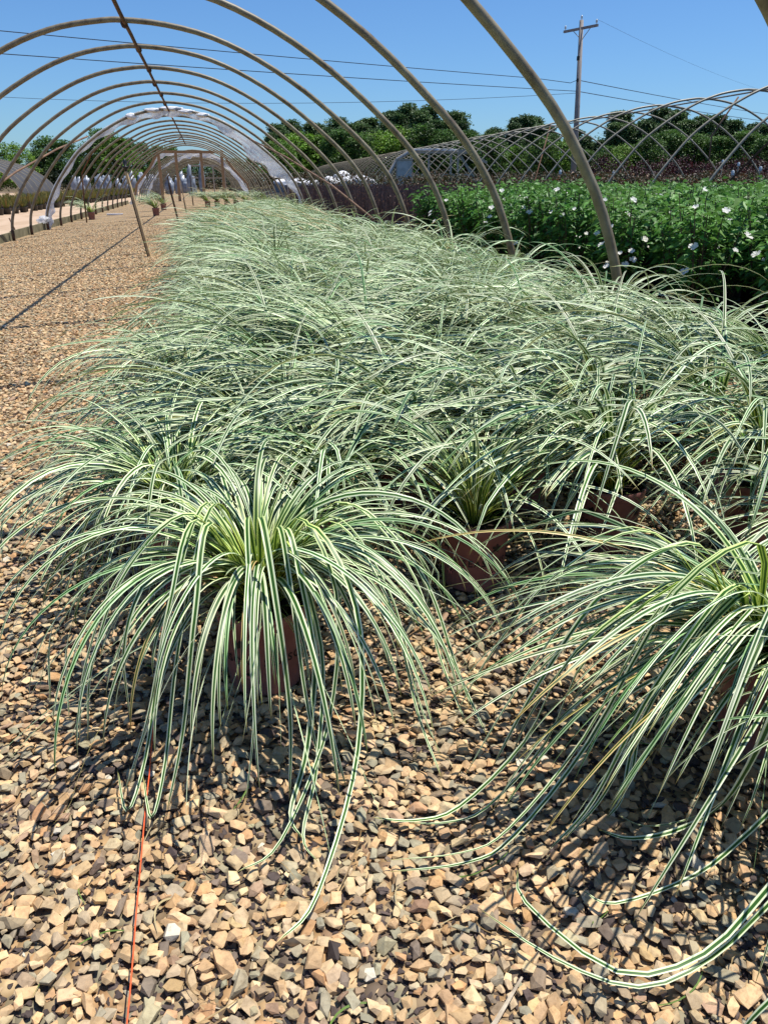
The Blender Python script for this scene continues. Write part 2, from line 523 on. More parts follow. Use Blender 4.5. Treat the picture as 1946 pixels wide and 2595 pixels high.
# ---------------------------------------------------------------- blades
def blades(n, segs, r, base_r, L, th0, th1, w, wind=(0, 0), zbase=0.2, ground=0.015, power=1.3, phis=None, kink=0.12, slope=None):
    """n arching blades; L, th0, th1, w arrays (n,). Returns V, F, UV, C"""
    phi = r.uniform(0, 2 * PI, n) if phis is None else phis
    rad = base_r * np.sqrt(r.random(n))
    ph2 = phi + r.normal(0, 0.7, n)
    pos = np.stack([rad * np.cos(ph2), rad * np.sin(ph2), np.full(n, zbase)], 1)
    ds = L / segs
    dphi = r.normal(0, 0.25, n)
    twist = r.normal(0, 0.35, n); tw0 = r.normal(0, 0.25, n)
    kk = np.where(r.random(n) < kink, r.integers(segs // 3, segs, n), 999)
    P, S, Nn = [], [], []
    lay = np.zeros(n, bool)
    for i in range(segs + 1):
        s = i / segs
        th = th0 + (th1 - th0) * s ** power + np.where(i >= kk, 0.55, 0)
        th = np.where(lay, PI / 2, np.minimum(th, PI * 0.985))
        ph = phi + dphi * s
        d = np.stack([np.sin(th) * np.cos(ph), np.sin(th) * np.sin(ph), np.cos(th)], 1)
        d[:, 0] += wind[0] * s; d[:, 1] += wind[1] * s
        d /= np.linalg.norm(d, axis=1)[:, None]
        sd = np.stack([-np.sin(ph), np.cos(ph), np.zeros(n)], 1)
        sd -= d * (sd * d).sum(1)[:, None]
        sd /= np.linalg.norm(sd, axis=1)[:, None] + 1e-9
        nr = np.cross(sd, d)
        tw = np.where(lay, 0, tw0 + twist * s)
        side = sd * np.cos(tw)[:, None] + nr * np.sin(tw)[:, None]
        nrm = np.cross(side, d)
        P.append(pos.copy()); S.append(side); Nn.append(nrm)
        pos = pos + d * ds[:, None]
        low = pos[:, 2] < ground
        lay = lay | low
        pos[:, 2] = np.where(low, ground + r.uniform(0, 0.006, n), pos[:, 2])
    P = np.stack(P, 1); S = np.stack(S, 1); Nn = np.stack(Nn, 1)
    sv = np.linspace(0, 1, segs + 1)
    prof = np.minimum(1, 0.55 + sv * 2.2) * np.clip(1 - sv, 0, 1) ** 0.42
    W = w[:, None] * prof[None]
    Lf = P - S * (W / 2)[..., None]
    Rt = P + S * (W / 2)[..., None]
    Md = P - Nn * (W * 0.16)[..., None]
    V = np.stack([Lf, Md, Rt], 2)                       # n, segs+1, 3, 3
    uv = np.zeros(V.shape[:3] + (2,))
    uv[..., 0, 0] = 0; uv[..., 1, 0] = 0.5; uv[..., 2, 0] = 1.0
    uv[..., 1] = sv[None, :, None]
    shade = r.uniform(0.62, 1.12, (n, 1)) * r.normal(1, 0.03, (n, 3))
    shade[r.random(n) < 0.14] *= (0.45, 0.62, 0.46)
    shade[r.random(n) < 0.025] *= (0.85, 0.58, 0.36)
    C = np.broadcast_to(shade[:, None, None, :], V.shape)
    b = (np.arange(n) * (segs + 1) * 3)[:, None, None]
    i = (np.arange(segs) * 3)[None, :, None]
    q = np.array([[0, 1, 4, 3], [1, 2, 5, 4]])
    F = (b[..., None] + i[..., None] + q[None, None]).reshape(-1, 4)
    return V.reshape(-1, 3), F, uv.reshape(-1, 2), C.reshape(-1, 3)

def join(parts):
    Vs, Fs, Us, Cs = [], [], [], []
    o = 0
    for V, F, U, C in parts:
        Vs.append(V); Fs.append(F + o); Us.append(U); Cs.append(C); o += len(V)
    return np.concatenate(Vs), np.concatenate(Fs), np.concatenate(Us), np.concatenate(Cs)

def strip(ctrl, w, r, segs=26):
    """one long blade through given points (Catmull-Rom), starting at the crown"""
    P = [np.array(c, float) for c in ctrl]
    P = [2 * P[0] - P[1]] + P + [2 * P[-1] - P[-2]]
    pts = []
    m = len(P) - 3
    per = max(2, segs // m)
    for k in range(m):
        p0, p1, p2, p3 = P[k:k + 4]
        for t in np.linspace(0, 1, per, endpoint=False):
            pts.append(0.5 * ((2 * p1) + (-p0 + p2) * t + (2 * p0 - 5 * p1 + 4 * p2 - p3) * t * t + (-p0 + 3 * p1 - 3 * p2 + p3) * t ** 3))
    pts.append(P[-2])
    pts = np.array(pts)
    n = len(pts)
    T = np.gradient(pts, axis=0); T /= np.linalg.norm(T, axis=1)[:, None] + 1e-9
    up = np.array([0, 0, 1.0])
    S = np.cross(T, up); ln = np.linalg.norm(S, axis=1)[:, None]
    S = S / np.maximum(ln, 1e-3)
    for i in range(1, n):
        if (S[i] * S[i - 1]).sum() < 0: S[i] *= -1
    tw = r.normal(0, 0.25) + r.normal(0, 0.3) * np.linspace(0, 1, n)
    N = np.cross(S, T)
    N *= np.sign(N[:, 2:3].sum() + 1e-9)
    S2 = S * np.cos(tw)[:, None] + N * np.sin(tw)[:, None]
    sv = np.linspace(0, 1, n)
    W = w * np.minimum(1, 0.6 + sv * 2) * np.clip(1 - sv, 0, 1) ** 0.4
    V = np.stack([pts - S2 * W[:, None] / 2, pts - N * W[:, None] * 0.14, pts + S2 * W[:, None] / 2], 1)
    uv = np.zeros((n, 3, 2)); uv[:, 1, 0] = .5; uv[:, 2, 0] = 1; uv[..., 1] = sv[:, None]
    F = np.array([[i * 3 + a for a in q] for i in range(n - 1) for q in ((0, 1, 4, 3), (1, 2, 5, 4))])
    C = np.ones((n * 3, 3)) * r.uniform(0.85, 1.1)
    return V.reshape(-1, 3), F, uv.reshape(-1, 2), C

PH, PR = 0.21, 0.104
pot_prof = [(0.0, 0.004), (0.078, 0.004), (0.082, 0.0), (0.085, 0.006), (PR - 0.003, PH - 0.03), (PR, PH - 0.028), (PR + 0.003, PH - 0.004), (PR + 0.001, PH)]
pot_in = [(PR + 0.0005, PH + 0.001), (PR - 0.005, PH + 0.0005), (PR - 0.008, PH - 0.03)]
pot_me = MB().lathe(pot_prof, 36).mesh('pot', M['pot'], True)
rim_me = MB().lathe(pot_in, 36).mesh('pot_rim', M['black'], True)
soil_me = MB().lathe([(PR - 0.008, PH - 0.026), (0.05, PH - 0.02), (0.0, PH - 0.018)], 24).mesh('soil', M['soil'], True)

# printing on the pots: the word SEASONS round the wall, with a black leaf mark above and a pink one below
def lettering_mesh():
    cu = bpy.data.curves.new('pot_text', 'FONT')
    cu.body = 'SEASONS'
    cu.size = 0.029
    cu.space_character = 1.22
    cu.extrude = 0.0
    cu.resolution_u = 3
    cu.offset = 0.0004
    ob = bpy.data.objects.new('pot_text', cu)
    col.objects.link(ob)
    dg = bpy.context.evaluated_depsgraph_get()
    me = bpy.data.meshes.new_from_object(ob.evaluated_get(dg))
    bpy.data.objects.remove(ob)
    bpy.data.curves.remove(cu)
    return me
tm = lettering_mesh()
tv = np.array([v.co[:] for v in tm.vertices])
tf = [tuple(p.vertices) for p in tm.polygons]
bpy.data.meshes.remove(tm)
tw_ = tv[:, 0].max() - tv[:, 0].min()
tv[:, 0] -= (tv[:, 0].max() + tv[:, 0].min()) / 2
def wall_r(z): return 0.085 + (PR - 0.088) * np.clip((z - 0.006) / (PH - 0.036), 0, 1) + 0.0012
def wrap(x, z, a0):
    rr = wall_r(z)
    a = a0 + x / 0.095
    return np.stack([rr * np.cos(a), rr * np.sin(a), z], -1)
def leaf_outline(cx, cz, s, squash=1.0, rot=0.0):
    """ragged five-lobed leaf mark"""
    pts = []
    for k in range(20):
        a = 2 * PI * k / 20 + rot
        rr = s * (1.0 if k % 4 == 0 else (0.42 if k % 4 == 2 else 0.72))
        pts.append((cx + rr * math.cos(a), cz + rr * math.sin(a) * squash))
    return pts
def printing(a_list):
    blk, pnk = MB(), MB()
    for a0 in a_list:
        v = wrap(tv[:, 0], 0.088 + tv[:, 1], a0)
        blk.add(v, tf)
        for (cx, cz, s, mb) in ((0.028, 0.142, 0.017, blk), (0.036, 0.060, 0.015, pnk), (0.040, 0.064, 0.007, blk)):
            o = np.array(leaf_outline(cx, cz, s, 0.9, 0.3 + cx * 40))
            cxy = np.array([[cx, cz]])
            allp = np.concatenate([cxy, o])
            vv = wrap(allp[:, 0], allp[:, 1], a0)
            if mb is blk and s < 0.01: vv = vv * np.array([1.008, 1.008, 1])
            mb.add(vv, [(0, 1 + k, 1 + (k + 1) % 20) for k in range(20)])
    return blk.mesh('printed_lettering', M['ink']), pnk.mesh('printed_leaf', M['pink_ink'])
ink_me, leaf_me = printing([0.0])

def sedge(name_loc, fol_me, rz=0.0, label=None, print_=False, group='potted variegated sedges', potrot=None):
    t = empty('potted_sedge', name_loc, rz)
    tag(t, label, 'potted plant', group)
    p = link('pot', pot_me, t, rz=(0 if potrot is None else potrot - rz))
    link('pot_rim', rim_me, t)
    if print_:
        for q in range(4):
            link('printed_lettering', ink_me, p, rz=q * PI / 2)
            link('printed_leaf', leaf_me, p, rz=q * PI / 2)
    link('soil', soil_me, t)
    link('foliage', fol_me, t)
    return t

def fol_mesh(name, seed, n, segs, wind, L=(0.34, 0.72), th0=(4, 62), th1=(105, 172), w=(0.0075, 0.012), ground=0.012, extra=None, power=(1.1), thin=0.3, phis=None, heart=0.14):
    r = np.random.default_rng(seed)
    parts = []
    parts.append(blades(n, segs, r, 0.032, r.uniform(*L, n), np.radians(r.uniform(*th0, n)), np.radians(r.uniform(*th1, n)),
                        r.uniform(*w, n), wind, PH - 0.02, ground, power, phis=None if phis is None else phis(r, n)))
    # thin wispy older blades
    k = int(n * thin)
    parts.append(blades(k, segs, r, 0.035, r.uniform(0.3, 0.7, k), np.radians(r.uniform(25, 80, k)), np.radians(r.uniform(120, 175, k)),
                        r.uniform(0.0016, 0.0034, k), wind, PH - 0.02, ground, 1.1))
    # short upright blades at the heart
    k = int(n * heart)
    parts.append(blades(k, max(5, segs // 2), r, 0.03, r.uniform(0.12, 0.32, k), np.radians(r.uniform(0, 38, k)), np.radians(r.uniform(40, 120, k)),
                        r.uniform(0.006, 0.0095, k), (0, 0), PH - 0.02, ground, 1.6))
    if extra: parts += extra(r)
    V, F, U, C = join(parts)
    return npmesh(name, V, F, M['blade'], U, C, True)

# --- the three sedges one sees whole
FX, FY = 0.05, 1.57
hand_front = {
 'f1': [(0.05, 1.57, .22), (-0.02, 1.60, .42), (-0.075, 1.50, .45), (-0.155, 1.357, .24), (-0.198, 1.239, .08), (-0.231, 1.156, .03), (-0.262, 1.288, .025)],
 'f2': [(0.07, 1.55, .22), (0.13, 1.44, .46), (0.184, 1.30, .36), (0.150, 1.20, .14), (0.038, 1.031, .03), (-0.043, .983, .022)],
 'f3': [(0.06, 1.55, .22), (0.10, 1.42, .42), (0.138, 1.294, .27), (0.105, 1.184, .10), (0.06, 1.09, .03), (0.075, 1.03, .024)],
 'l2': [(0.03, 1.57, .22), (-0.10, 1.56, .47), (-0.281, 1.556, .40), (-0.399, 1.559, .20), (-0.423, 1.512, .03)],
 'l3': [(0.03, 1.56, .22), (-0.08, 1.50, .46), (-0.22, 1.44, .38), (-0.31, 1.39, .20), (-0.34, 1.36, .04)],
 'c1': [(0.05, 1.55, .22), (0.03, 1.42, .48), (0.02, 1.27, .37), (0.01, 1.19, .18), (-0.02, 1.12, .03)],
 'c2': [(0.07, 1.55, .22), (0.09, 1.43, .45), (0.10, 1.32, .36), (0.11, 1.23, .18), (0.13, 1.16, .03)],
 'c3': [(0.05, 1.55, .22), (-0.04, 1.43, .47), (-0.08, 1.28, .36), (-0.12, 1.20, .16), (-0.16, 1.14, .03)],
 'r1': [(0.07, 1.55, .22), (0.20, 1.48, .44), (0.30, 1.36, .32), (0.34, 1.26, .12), (0.37, 1.18, .025)],
 'r2': [(0.07, 1.56, .22), (0.22, 1.53, .45), (0.36, 1.44, .33), (0.42, 1.35, .12), (0.45, 1.26, .025)],
}
def ex(hand, ox, oy, copies=3, spread=0.05, w=(0.0105, 0.016)):
    def f(r):
        out = []
        for k, c in hand.items():
            for j in range(copies):
                q = np.array(c, float) - np.array([ox, oy, 0])
                s = np.linspace(0, 1, len(q))[:, None]
                if j: q = q + r.normal(0, spread, 3) * s * np.array([1, 1, 0.25]) * (1.2 - 0.3 * s)
                q[:, 2] = np.maximum(q[:, 2], 0.018)
                out.append(strip(q, r.uniform(*w), r))
        return out
    return f
front_me = fol_mesh('foliage', 101, 215, 22, (0.03, -0.06), L=(0.44, 0.80), th0=(0, 24), th1=(168, 179), w=(0.010, 0.0165), thin=0.4, power=1.0, extra=ex(hand_front, FX, FY, 2, 0.06))
t = sedge((FX, FY, 0.012), front_me, 0, 'large variegated sedge at the front of the gravel aisle, its long blades touching stones', True, potrot=R(-52))
MX, MY = 0.68, 1.93
mid_me = fol_mesh('foliage', 102, 120, 18, (0.05, 0.25), L=(0.44, 0.84), th0=(4, 50), th1=(118, 165), w=(0.009, 0.0145), thin=0.3, power=1.2, heart=0.25,
                  phis=lambda r, n: np.where(r.random(n) < 0.35, r.uniform(0, 2 * PI, n), r.uniform(R(-15), R(195), n)))
sedge((MX, MY, 0.012), mid_me, 0, 'variegated sedge in the rose-brown pot seen bare in the middle of the picture', True, potrot=R(-86))
RX, RY = 1.06, 1.13
hand_right = {
 'b3': [(1.00, 1.12, .22), (0.93, 1.0, .44), (0.84, .87, .36), (0.772, .851, .16), (0.730, .897, .045), (0.638, .905, .03), (0.593, .940, .025)],
 'b5': [(1.00, 1.13, .22), (0.90, 1.06, .50), (0.727, 1.038, .44), (0.582, 1.014, .17), (0.429, .955, .05), (0.340, .938, .03), (0.200, .957, .022)],
 'b6': [(0.98, 1.13, .22), (0.80, 1.06, .45), (0.591, 1.036, .34), (0.522, 1.039, .15), (0.407, 1.017, .04), (0.330, 1.009, .03), (0.262, 1.03, .022)],
 'b7': [(1.00, 1.12, .22), (0.88, 1.04, .42), (0.739, 1.018, .28), (0.715, 1.058, .10), (0.669, 1.001, .03), (0.619, .963, .022)],
 'b8': [(0.98, 1.13, .22), (0.82, 1.13, .47), (0.62, 1.12, .40), (0.48, 1.10, .22), (0.38, 1.08, .05)],
 'b9': [(0.98, 1.15, .22), (0.80, 1.22, .46), (0.62, 1.26, .37), (0.50, 1.27, .20), (0.42, 1.27, .04)],
 'b10': [(0.98, 1.13, .22), (0.84, 1.02, .45), (0.70, .98, .30), (0.60, .95, .10), (0.52, .93, .025)],
}
right_me = fol_mesh('foliage', 103, 190, 20, (-0.26, -0.05), L=(0.42, 0.82), th0=(18, 58), th1=(118, 170), w=(0.0095, 0.015), thin=0.35, heart=0.08,
                    phis=lambda r, n: np.where(r.random(n) < 0.70, r.normal(R(182), R(42), n), r.uniform(0, 2 * PI, n)), extra=ex(hand_right, RX, RY, 2, 0.05))
sedge((RX, RY, 0.012), right_me, 0, 'variegated sedge at the right edge of the picture, sweeping left over the gravel in front', True, potrot=R(-142))
OX, OY = 1.17, 0.70
hand_off = {
 'b1': [(1.15, .72, .22), (1.05, .76, .36), (0.90, .82, .22), (0.80, .822, .10), (0.699, .809, .035), (0.546, .790, .03), (0.505, .830, .025)],
 'b2': [(1.15, .70, .22), (1.02, .70, .38), (0.84, .70, .20), (0.737, .693, .095), (0.635, .668, .04), (0.512, .655, .03), (0.411, .723, .03), (0.327, .837, .025)],
 'b2b': [(1.15, .70, .22), (1.02, .71, .40), (0.85, .72, .24), (0.739, .702, .12), (0.621, .669, .05), (0.493, .683, .03), (0.407, .821, .03), (0.423, .898, .02)],
 'b4': [(1.15, .68, .22), (0.95, .62, .36), (0.76, .57, .20), (0.628, .552, .11), (0.587, .550, .05)],
}
off_me = fol_mesh('foliage', 104, 150, 16, (0.10, 0.05), L=(0.35, 0.66), th0=(4, 40), th1=(110, 170), w=(0.010, 0.015), thin=0.2, extra=ex(hand_off, OX, OY, 1, 0.02))
sedge((OX, OY, 0.012), off_me, 0, 'nearest sedge at the lower right corner, only its curled blades in view', False)

# --- the bed
edge_v = [fol_mesh('foliage', 200 + i, 150, 15, (-0.08, -0.08), L=(0.42, 0.78), th0=(4, 42), th1=(138, 177), thin=0.2, w=(0.011, 0.017)) for i in range(3)]
def comb(r, n): return np.where(r.random(n) < 0.74, r.normal(R(188), R(30), n), r.uniform(0, 2 * PI, n))
bed_v = [fol_mesh('foliage', 210 + i, 125, 14, (-0.30, -0.08), L=(0.50, 0.98), th0=(6, 46), th1=(100, 155), w=(0.012, 0.0195), thin=0.10, ground=0.05, phis=comb) for i in range(6)]
far_v = [fol_mesh('foliage', 220 + i, 85, 10, (-0.30, -0.05), L=(0.48, 0.95), th0=(10, 50), th1=(100, 145), w=(0.016, 0.027), thin=0.1, ground=0.05, phis=comb, heart=0.06) for i in range(4)]
ORD = ['first', 'second', 'third', 'fourth', 'fifth', 'sixth', 'seventh', 'eighth', 'ninth', 'tenth', 'eleventh', 'twelfth', 'thirteenth', 'fourteenth', 'fifteenth',
       'sixteenth', 'seventeenth', 'eighteenth', 'nineteenth', 'twentieth']
TENS = {20: 'twenty', 30: 'thirty', 40: 'forty', 50: 'fifty', 60: 'sixty', 70: 'seventy', 80: 'eighty', 90: 'ninety'}
def nth(n):
    if n <= 20: return ORD[n - 1]
    if n % 10 == 0: return TENS[n][:-1] + 'ieth'
    if n > 100: return 'hundred and ' + nth(n - 100)
    return TENS[n // 10 * 10] + '-' + ORD[n % 10 - 1]
rs = random.Random(5)
n_bed = 0
early = [(-0.15, 2.12), (1.18, 2.08), (0.28, 2.14), (1.55, 1.46), (1.66, 2.0)]
for i, (x, y) in enumerate(early):
    L_ = ['left-hand sedge half behind the large front one, its pot dimly seen', 'sedge with the open shaded heart right of the bare middle pot',
          'sedge between the large front plant and the bare middle pot, one row back', 'sedge standing behind the right edge plant, mostly out of view',
          'sedge at the right border behind the shaded heart plant'][i]
    sedge((x, y, 0.012), (edge_v + bed_v)[[0, 3, 1, 2, 4][i]], rs.uniform(-0.5, 0.5), L_, True)
    n_bed += 1
rows = []
y = 2.50
k = 0
while y < 24.5:
    rows.append(y)
    y += 0.41 if y < 11 else 0.50
for ri, y in enumerate(rows):
    xl = -0.20 + 0.30 * min(1, (y - 2.5) / 3.5) + max(0, y - 13.5) * 0.15
    xr = 2.62
    n = max(3, int(round((xr - xl) / (0.41 if y < 11 else 0.5))))
    for ci in range(n):
        x = xl + (xr - xl) * (ci + 0.5 * (ri % 2) * 0.8) / n + rs.uniform(-.04, .04)
        yy = y + rs.uniform(-.05, .05)
        if ri == 0 and x < -.1: pass
        if y > 9: me = far_v[rs.randrange(4)]
        elif ci == 0: me = edge_v[rs.randrange(3)]
        else: me = bed_v[rs.randrange(6)]
        side = 'beside the aisle' if ci == 0 else nth(ci + 1) + ' from the aisle'
        t = sedge((x, yy, 0.01), me, rs.uniform(-0.55, 0.55), 'sedge in the %s full row from the front, %s' % (nth(ri + 1), side))
        s = rs.uniform(0.9, 1.1)
        t.scale = (s, s, s * rs.uniform(0.92, 1.08))
        n_bed += 1
# loose groups further down the tunnel
k = 0
for (x, y, lab) in [(0.1 + q * 0.42, 37.6 + (q % 2) * 0.7, 'sedge in the small cluster past the end of the bed, %s from its left' % nth(q + 1)) for q in range(7)] + [
                    (-4.02, 31.2, 'lone sedge in a reddish pot by the left hoop feet'), (-1.72, 30.2, 'lone sedge standing in the middle of the aisle, nearer one'),
                    (-1.72, 36.0, 'lone sedge standing in the aisle just behind its neighbour')]:
    t = sedge((x, y, float(gz(x))), far_v[k % 3], rs.uniform(-.5, .5), lab)
    t.scale = (1.2,) * 3
    k += 1
print('bed plants', n_bed)

# ---------------------------------------------------------------- orange string, twig, tags
r = random.Random(2)
pts = [(-0.20 + r.uniform(-.0015, .0015), y, 0.030 + 0.003 * math.sin(y * 9)) for y in np.linspace(-0.2, 2.4, 40)]
s_ = MB().tube(pts, 0.0012, 6).build('marking_string', M['orange'])
tag(s_, 'taut orange marking string running along the gravel at the left', 'string')
tw = MB().tube([(0.24, 0.62, .02), (0.30, 0.66, .026), (0.36, 0.715, .024)], [.0045, .0035, .002], 6).build('twig', M['pale_wood'])
tag(tw, 'pale broken twig lying on the gravel near the bottom edge', 'twig')

rl_ = np.random.default_rng(77)
lit = []
for q in range(150):
    x0, y0 = rl_.uniform(-0.9, 1.2), rl_.uniform(0.5, 2.2)
    a0 = rl_.uniform(0, 2 * PI); ln = rl_.uniform(0.03, 0.16); cv = rl_.normal(0, 1.0)
    pp = [(x0 + ln * t * math.cos(a0 + cv * t), y0 + ln * t * math.sin(a0 + cv * t), 0.018 + 0.010 * math.sin(t * 4 + q)) for t in np.linspace(0, 1, 6)]
    V, F, U, C = strip(pp, rl_.uniform(0.0012, 0.0045), rl_, 10)
    lit.append((V, F, np.broadcast_to(np.array([(0.42, 0.30, 0.15), (0.30, 0.20, 0.10), (0.55, 0.45, 0.26), (0.12, 0.10, 0.06), (0.16, 0.26, 0.06)][q % 5]), (len(V), 3))))
_V, _F, _C, _o = [], [], [], 0
for V, F, C in lit:
    _V.append(V); _F.append(F + _o); _C.append(C); _o += len(V)
lo = link('leaf_litter', npmesh('leaf_litter', np.concatenate(_V), np.concatenate(_F), M['leaf'], colr=np.concatenate(_C)))
tag(lo, 'dry straw bits and broken blades scattered over the gravel', 'litter', None, 'stuff')

# ---------------------------------------------------------------- hoop houses
S = 2.25
CX0 = -0.79
prof = [(-3.70, -0.21), (-3.70, 0.0), (-3.66, 0.25), (-3.56, 0.52), (-3.34, 0.92), (-3.02, 1.35), (-2.60, 1.83), (-2.18, 2.16), (-1.72, 2.45), (-1.24, 2.69), (-0.76, 2.85), (-0.28, 2.93),
        (0.0, 2.945), (0.5, 2.91), (1.06, 2.79), (1.64, 2.55), (2.23, 2.20), (2.79, 1.77), (3.18, 1.41), (3.45, 1.05), (3.64, 0.62), (3.72, 0.3), (3.75, -0.02)]
def smooth_prof(prof, per=3):
    P = [Vector((a, 0, b)) for a, b in prof]
    P = [2 * P[0] - P[1]] + P + [2 * P[-1] - P[-2]]
    out = []
    for k in range(len(P) - 3):
        p0, p1, p2, p3 = P[k:k + 4]
        for j in range(per):
            t = j / per
            out.append(0.5 * ((2 * p1) + (-p0 + p2) * t + (2 * p0 - 5 * p1 + 4 * p2 - p3) * t * t + (-p0 + 3 * p1 - 3 * p2 + p3) * t ** 3))
    out.append(P[-2])
    return out
SP = smooth_prof(prof)
hoop_me = MB().tube(SP, 0.033, 12).mesh('hoop', M['pipe'], True)
hoop_far = MB().tube(SP[::2] + [SP[-1]], 0.033, 8).mesh('hoop', M['pipe'], True)
shoe_me = MB().tube([(-3.70, 0, -0.3), (-3.70, 0, 0.03)], 0.037, 8).mesh('ground_sleeve', M['rust'], True)
shoe_r = MB().tube([(3.75, 0, -0.1), (3.745, 0, 0.12)], 0.037, 8).mesh('ground_sleeve', M['rust'], True)
clamp_me = MB().tube([(0.0, -0.035, 2.90), (0.0, 0.035, 2.90)], 0.045, 8).add([], []).mesh('clamp', M['rust'], True)

house = empty('hoop_house', (CX0, 0, 0))
tag(house, 'bare pipe hoop house over the sedge bed, its hoops receding overhead', 'hoop house', 'bare hoop houses')
YR = [(n + 2.2) * S for n in range(-2, 21)]
rr = random.Random(9)
for i, y in enumerate(YR):
    k_ = {1: .36, 2: .24, 3: .13, 4: .06}.get(i, 0.0)      # the nearest hoops are bent in on the right
    hm = hoop_me if y < 34 else hoop_far
    if k_:
        hm = MB().tube([Vector((p.x - (k_ * min(1, max(0, (2.8 - p.z) / 1.6)) if p.x > 0 else 0), 0, p.z)) for p in SP], 0.033, 12).mesh('hoop', M['pipe'], True)
    h = link('hoop', hm, house, (rr.uniform(-.02, .02), y, rr.uniform(-.015, .015)), rr.uniform(-.004, .004))
    link('ground_sleeve', shoe_me, h)
    if y < 25: link('clamp', clamp_me, h)
# ridge pipe with its couplings
MB().tube([(0.0, y, 2.90 + 0.006 * math.sin(y * 2.1)) for y in np.linspace(-1.5, 47.5, 60)], [0.026] * 60, 8).build('ridge_pipe', M['rust'], house, True)
MB().tube([(-0.0, 39.2, 2.86), (-0.42, 38.4, 2.62), (-0.95, 37.5, 2.70)], 0.018, 6).build('brace', M['rust'], house, True)
# rusty wind braces, left and right of the hoops
MB().tube([(-4.28 + 0.0, 13.5, 0.25), (-3.68, 18.5, 0.80), (-3.30, 20.3, 1.28), (-2.72, 22.6, 1.82), (-2.2, 24.6, 2.20)], 0.022, 6).build('brace', M['rust_pole'], house, True)
MB().tube([(2.2, 24.8, 2.18), (2.85, 21.6, 1.66), (3.42, 17.5, 1.0), (3.72, 14.5, 0.45)], 0.022, 6).build('brace', M['rust_pole'], house, True)
MB().tube([(-3.0, 28.5, 1.30), (-3.05, 28.6, 0.6), (-3.1, 28.8, -0.2)], 0.024, 6).build('side_post', M['rust'], house, True)
MB().tube([(-1.9, 27.6, 2.38), (-2.6, 28.2, 1.86), (-3.0, 28.5, 1.30)], 0.026, 6).build('brace', M['rust'], house, True)
MB().tube([(-3.95, 21.8, 0.25), (-3.82, 21.9, -0.25)], 0.02, 6).build('side_post', M['rust_pole'], house, True)
# base boards
for sx, zz in ((-3.80, -0.12), (3.84, 0.05)):
    mb = MB()
    for j in range(12):
        y0 = 5.0 + j * 4.0
        mb.box((sx + rr.uniform(-.01, .01), y0 + 2.0, zz + rr.uniform(-.015, .015)), (0.045, 3.97, 0.20))
    mb.build('base_board', M['board'], house)

# timber door frame at the far end of the tunnel
def end_frame(house, y, w, top, mat, hip=True, film=True, panel=False, z0=-0.2, cx=0.17, th=0.10):
    f = MB().box((cx, y, top - 0.055), (w + 0.18, th, 0.15)).build('door_frame', mat, house)
    for x in (-w / 2, -w / 2 + w * 0.27, w / 2 - w * 0.33, w / 2):
        MB().box((cx + x, y, (top - 0.116 + z0) / 2), (0.16, th, top - 0.116 - z0)).build('post', mat, f)
    if hip:
        for s in (-1, 1):
            MB().tube([(cx + s * (w / 2 + 0.05), y + 0.12, top - 0.1), (cx + s * 2.35, y + 0.12, 1.75), (cx + s * 3.15, y + 0.12, 0.9), (cx + s * 3.45, y + 0.12, z0)], 0.09, 4).build('hip_board', mat, f)
    return f
f1 = end_frame(house, 50.35, 3.55, 2.66, M['timber'], th=0.16)
# film stapled round the door
r9 = np.random.default_rng(4)
def film_ribbon(prof_pts, w0, w1, y, seed, drop, thick=0.0, amp=0.05, closed=False):
    """crumpled strip of film that follows an arch; w0/w1: width at its two ends, hanging inwards"""
    r = np.random.default_rng(seed)
    n = len(prof_pts)
    m = 9
    V = []
    ph = r.uniform(0, 6, 6)
    for i, p in enumerate(prof_pts):
        t = i / (n - 1)
        w = w0(t)
        a = prof_pts[min(i + 1, n - 1)] - prof_pts[max(i - 1, 0)]
        nrm = Vector((a.z, 0, -a.x)).normalized()
        if nrm.dot(Vector((0, 0, 1.4)) - p) < 0: nrm = -nrm
        for j in range(m):
            u = j / (m - 1)
            wob = amp * (math.sin(i * 0.7 + ph[0] + 3 * u) * 0.5 + math.sin(i * 1.9 + ph[1] + j) * 0.35 + math.sin(i * 3.1 + j * 2.3 + ph[2]) * 0.25)
            q = p + nrm * (w * u * (1 + 0.2 * math.sin(i * 0.9 + ph[3]))) - nrm * 0.045
            V.append((q.x, y + 0.05 + wob * (0.4 + u) + 0.25 * w * u, q.z - drop(t) * u + wob * 0.4))
    F = [(i * m + j, i * m + j + 1, (i + 1) * m + j + 1, (i + 1) * m + j) for i in range(n - 1) for j in range(m - 1)]
    return V, F
V, F = film_ribbon(smooth_prof(prof, 5), lambda t: 0.13 + 0.03 * math.sin(t * 20) + (0.30 * math.exp(-((t - 0.78) / 0.09) ** 2)) + 0.09 * math.exp(-((t - 0.52) / 0.09) ** 2) + 0.06 * math.exp(-((t - 0.15) / 0.12) ** 2), None,
                   11.2 * S, 3, lambda t: 0.04 * math.exp(-((t - 0.55) / 0.2) ** 2), amp=0.03)
fo = link('plastic_film', npmesh('plastic_film', V, F, M['film'], smooth=True), None, (CX0, 0, 0))
tag(fo, 'torn clear plastic film left draped round one hoop of the tunnel', 'plastic film', 'scraps of greenhouse film')
sol = fo.modifiers.new('thickness', 'SOLIDIFY'); sol.thickness = 0.008
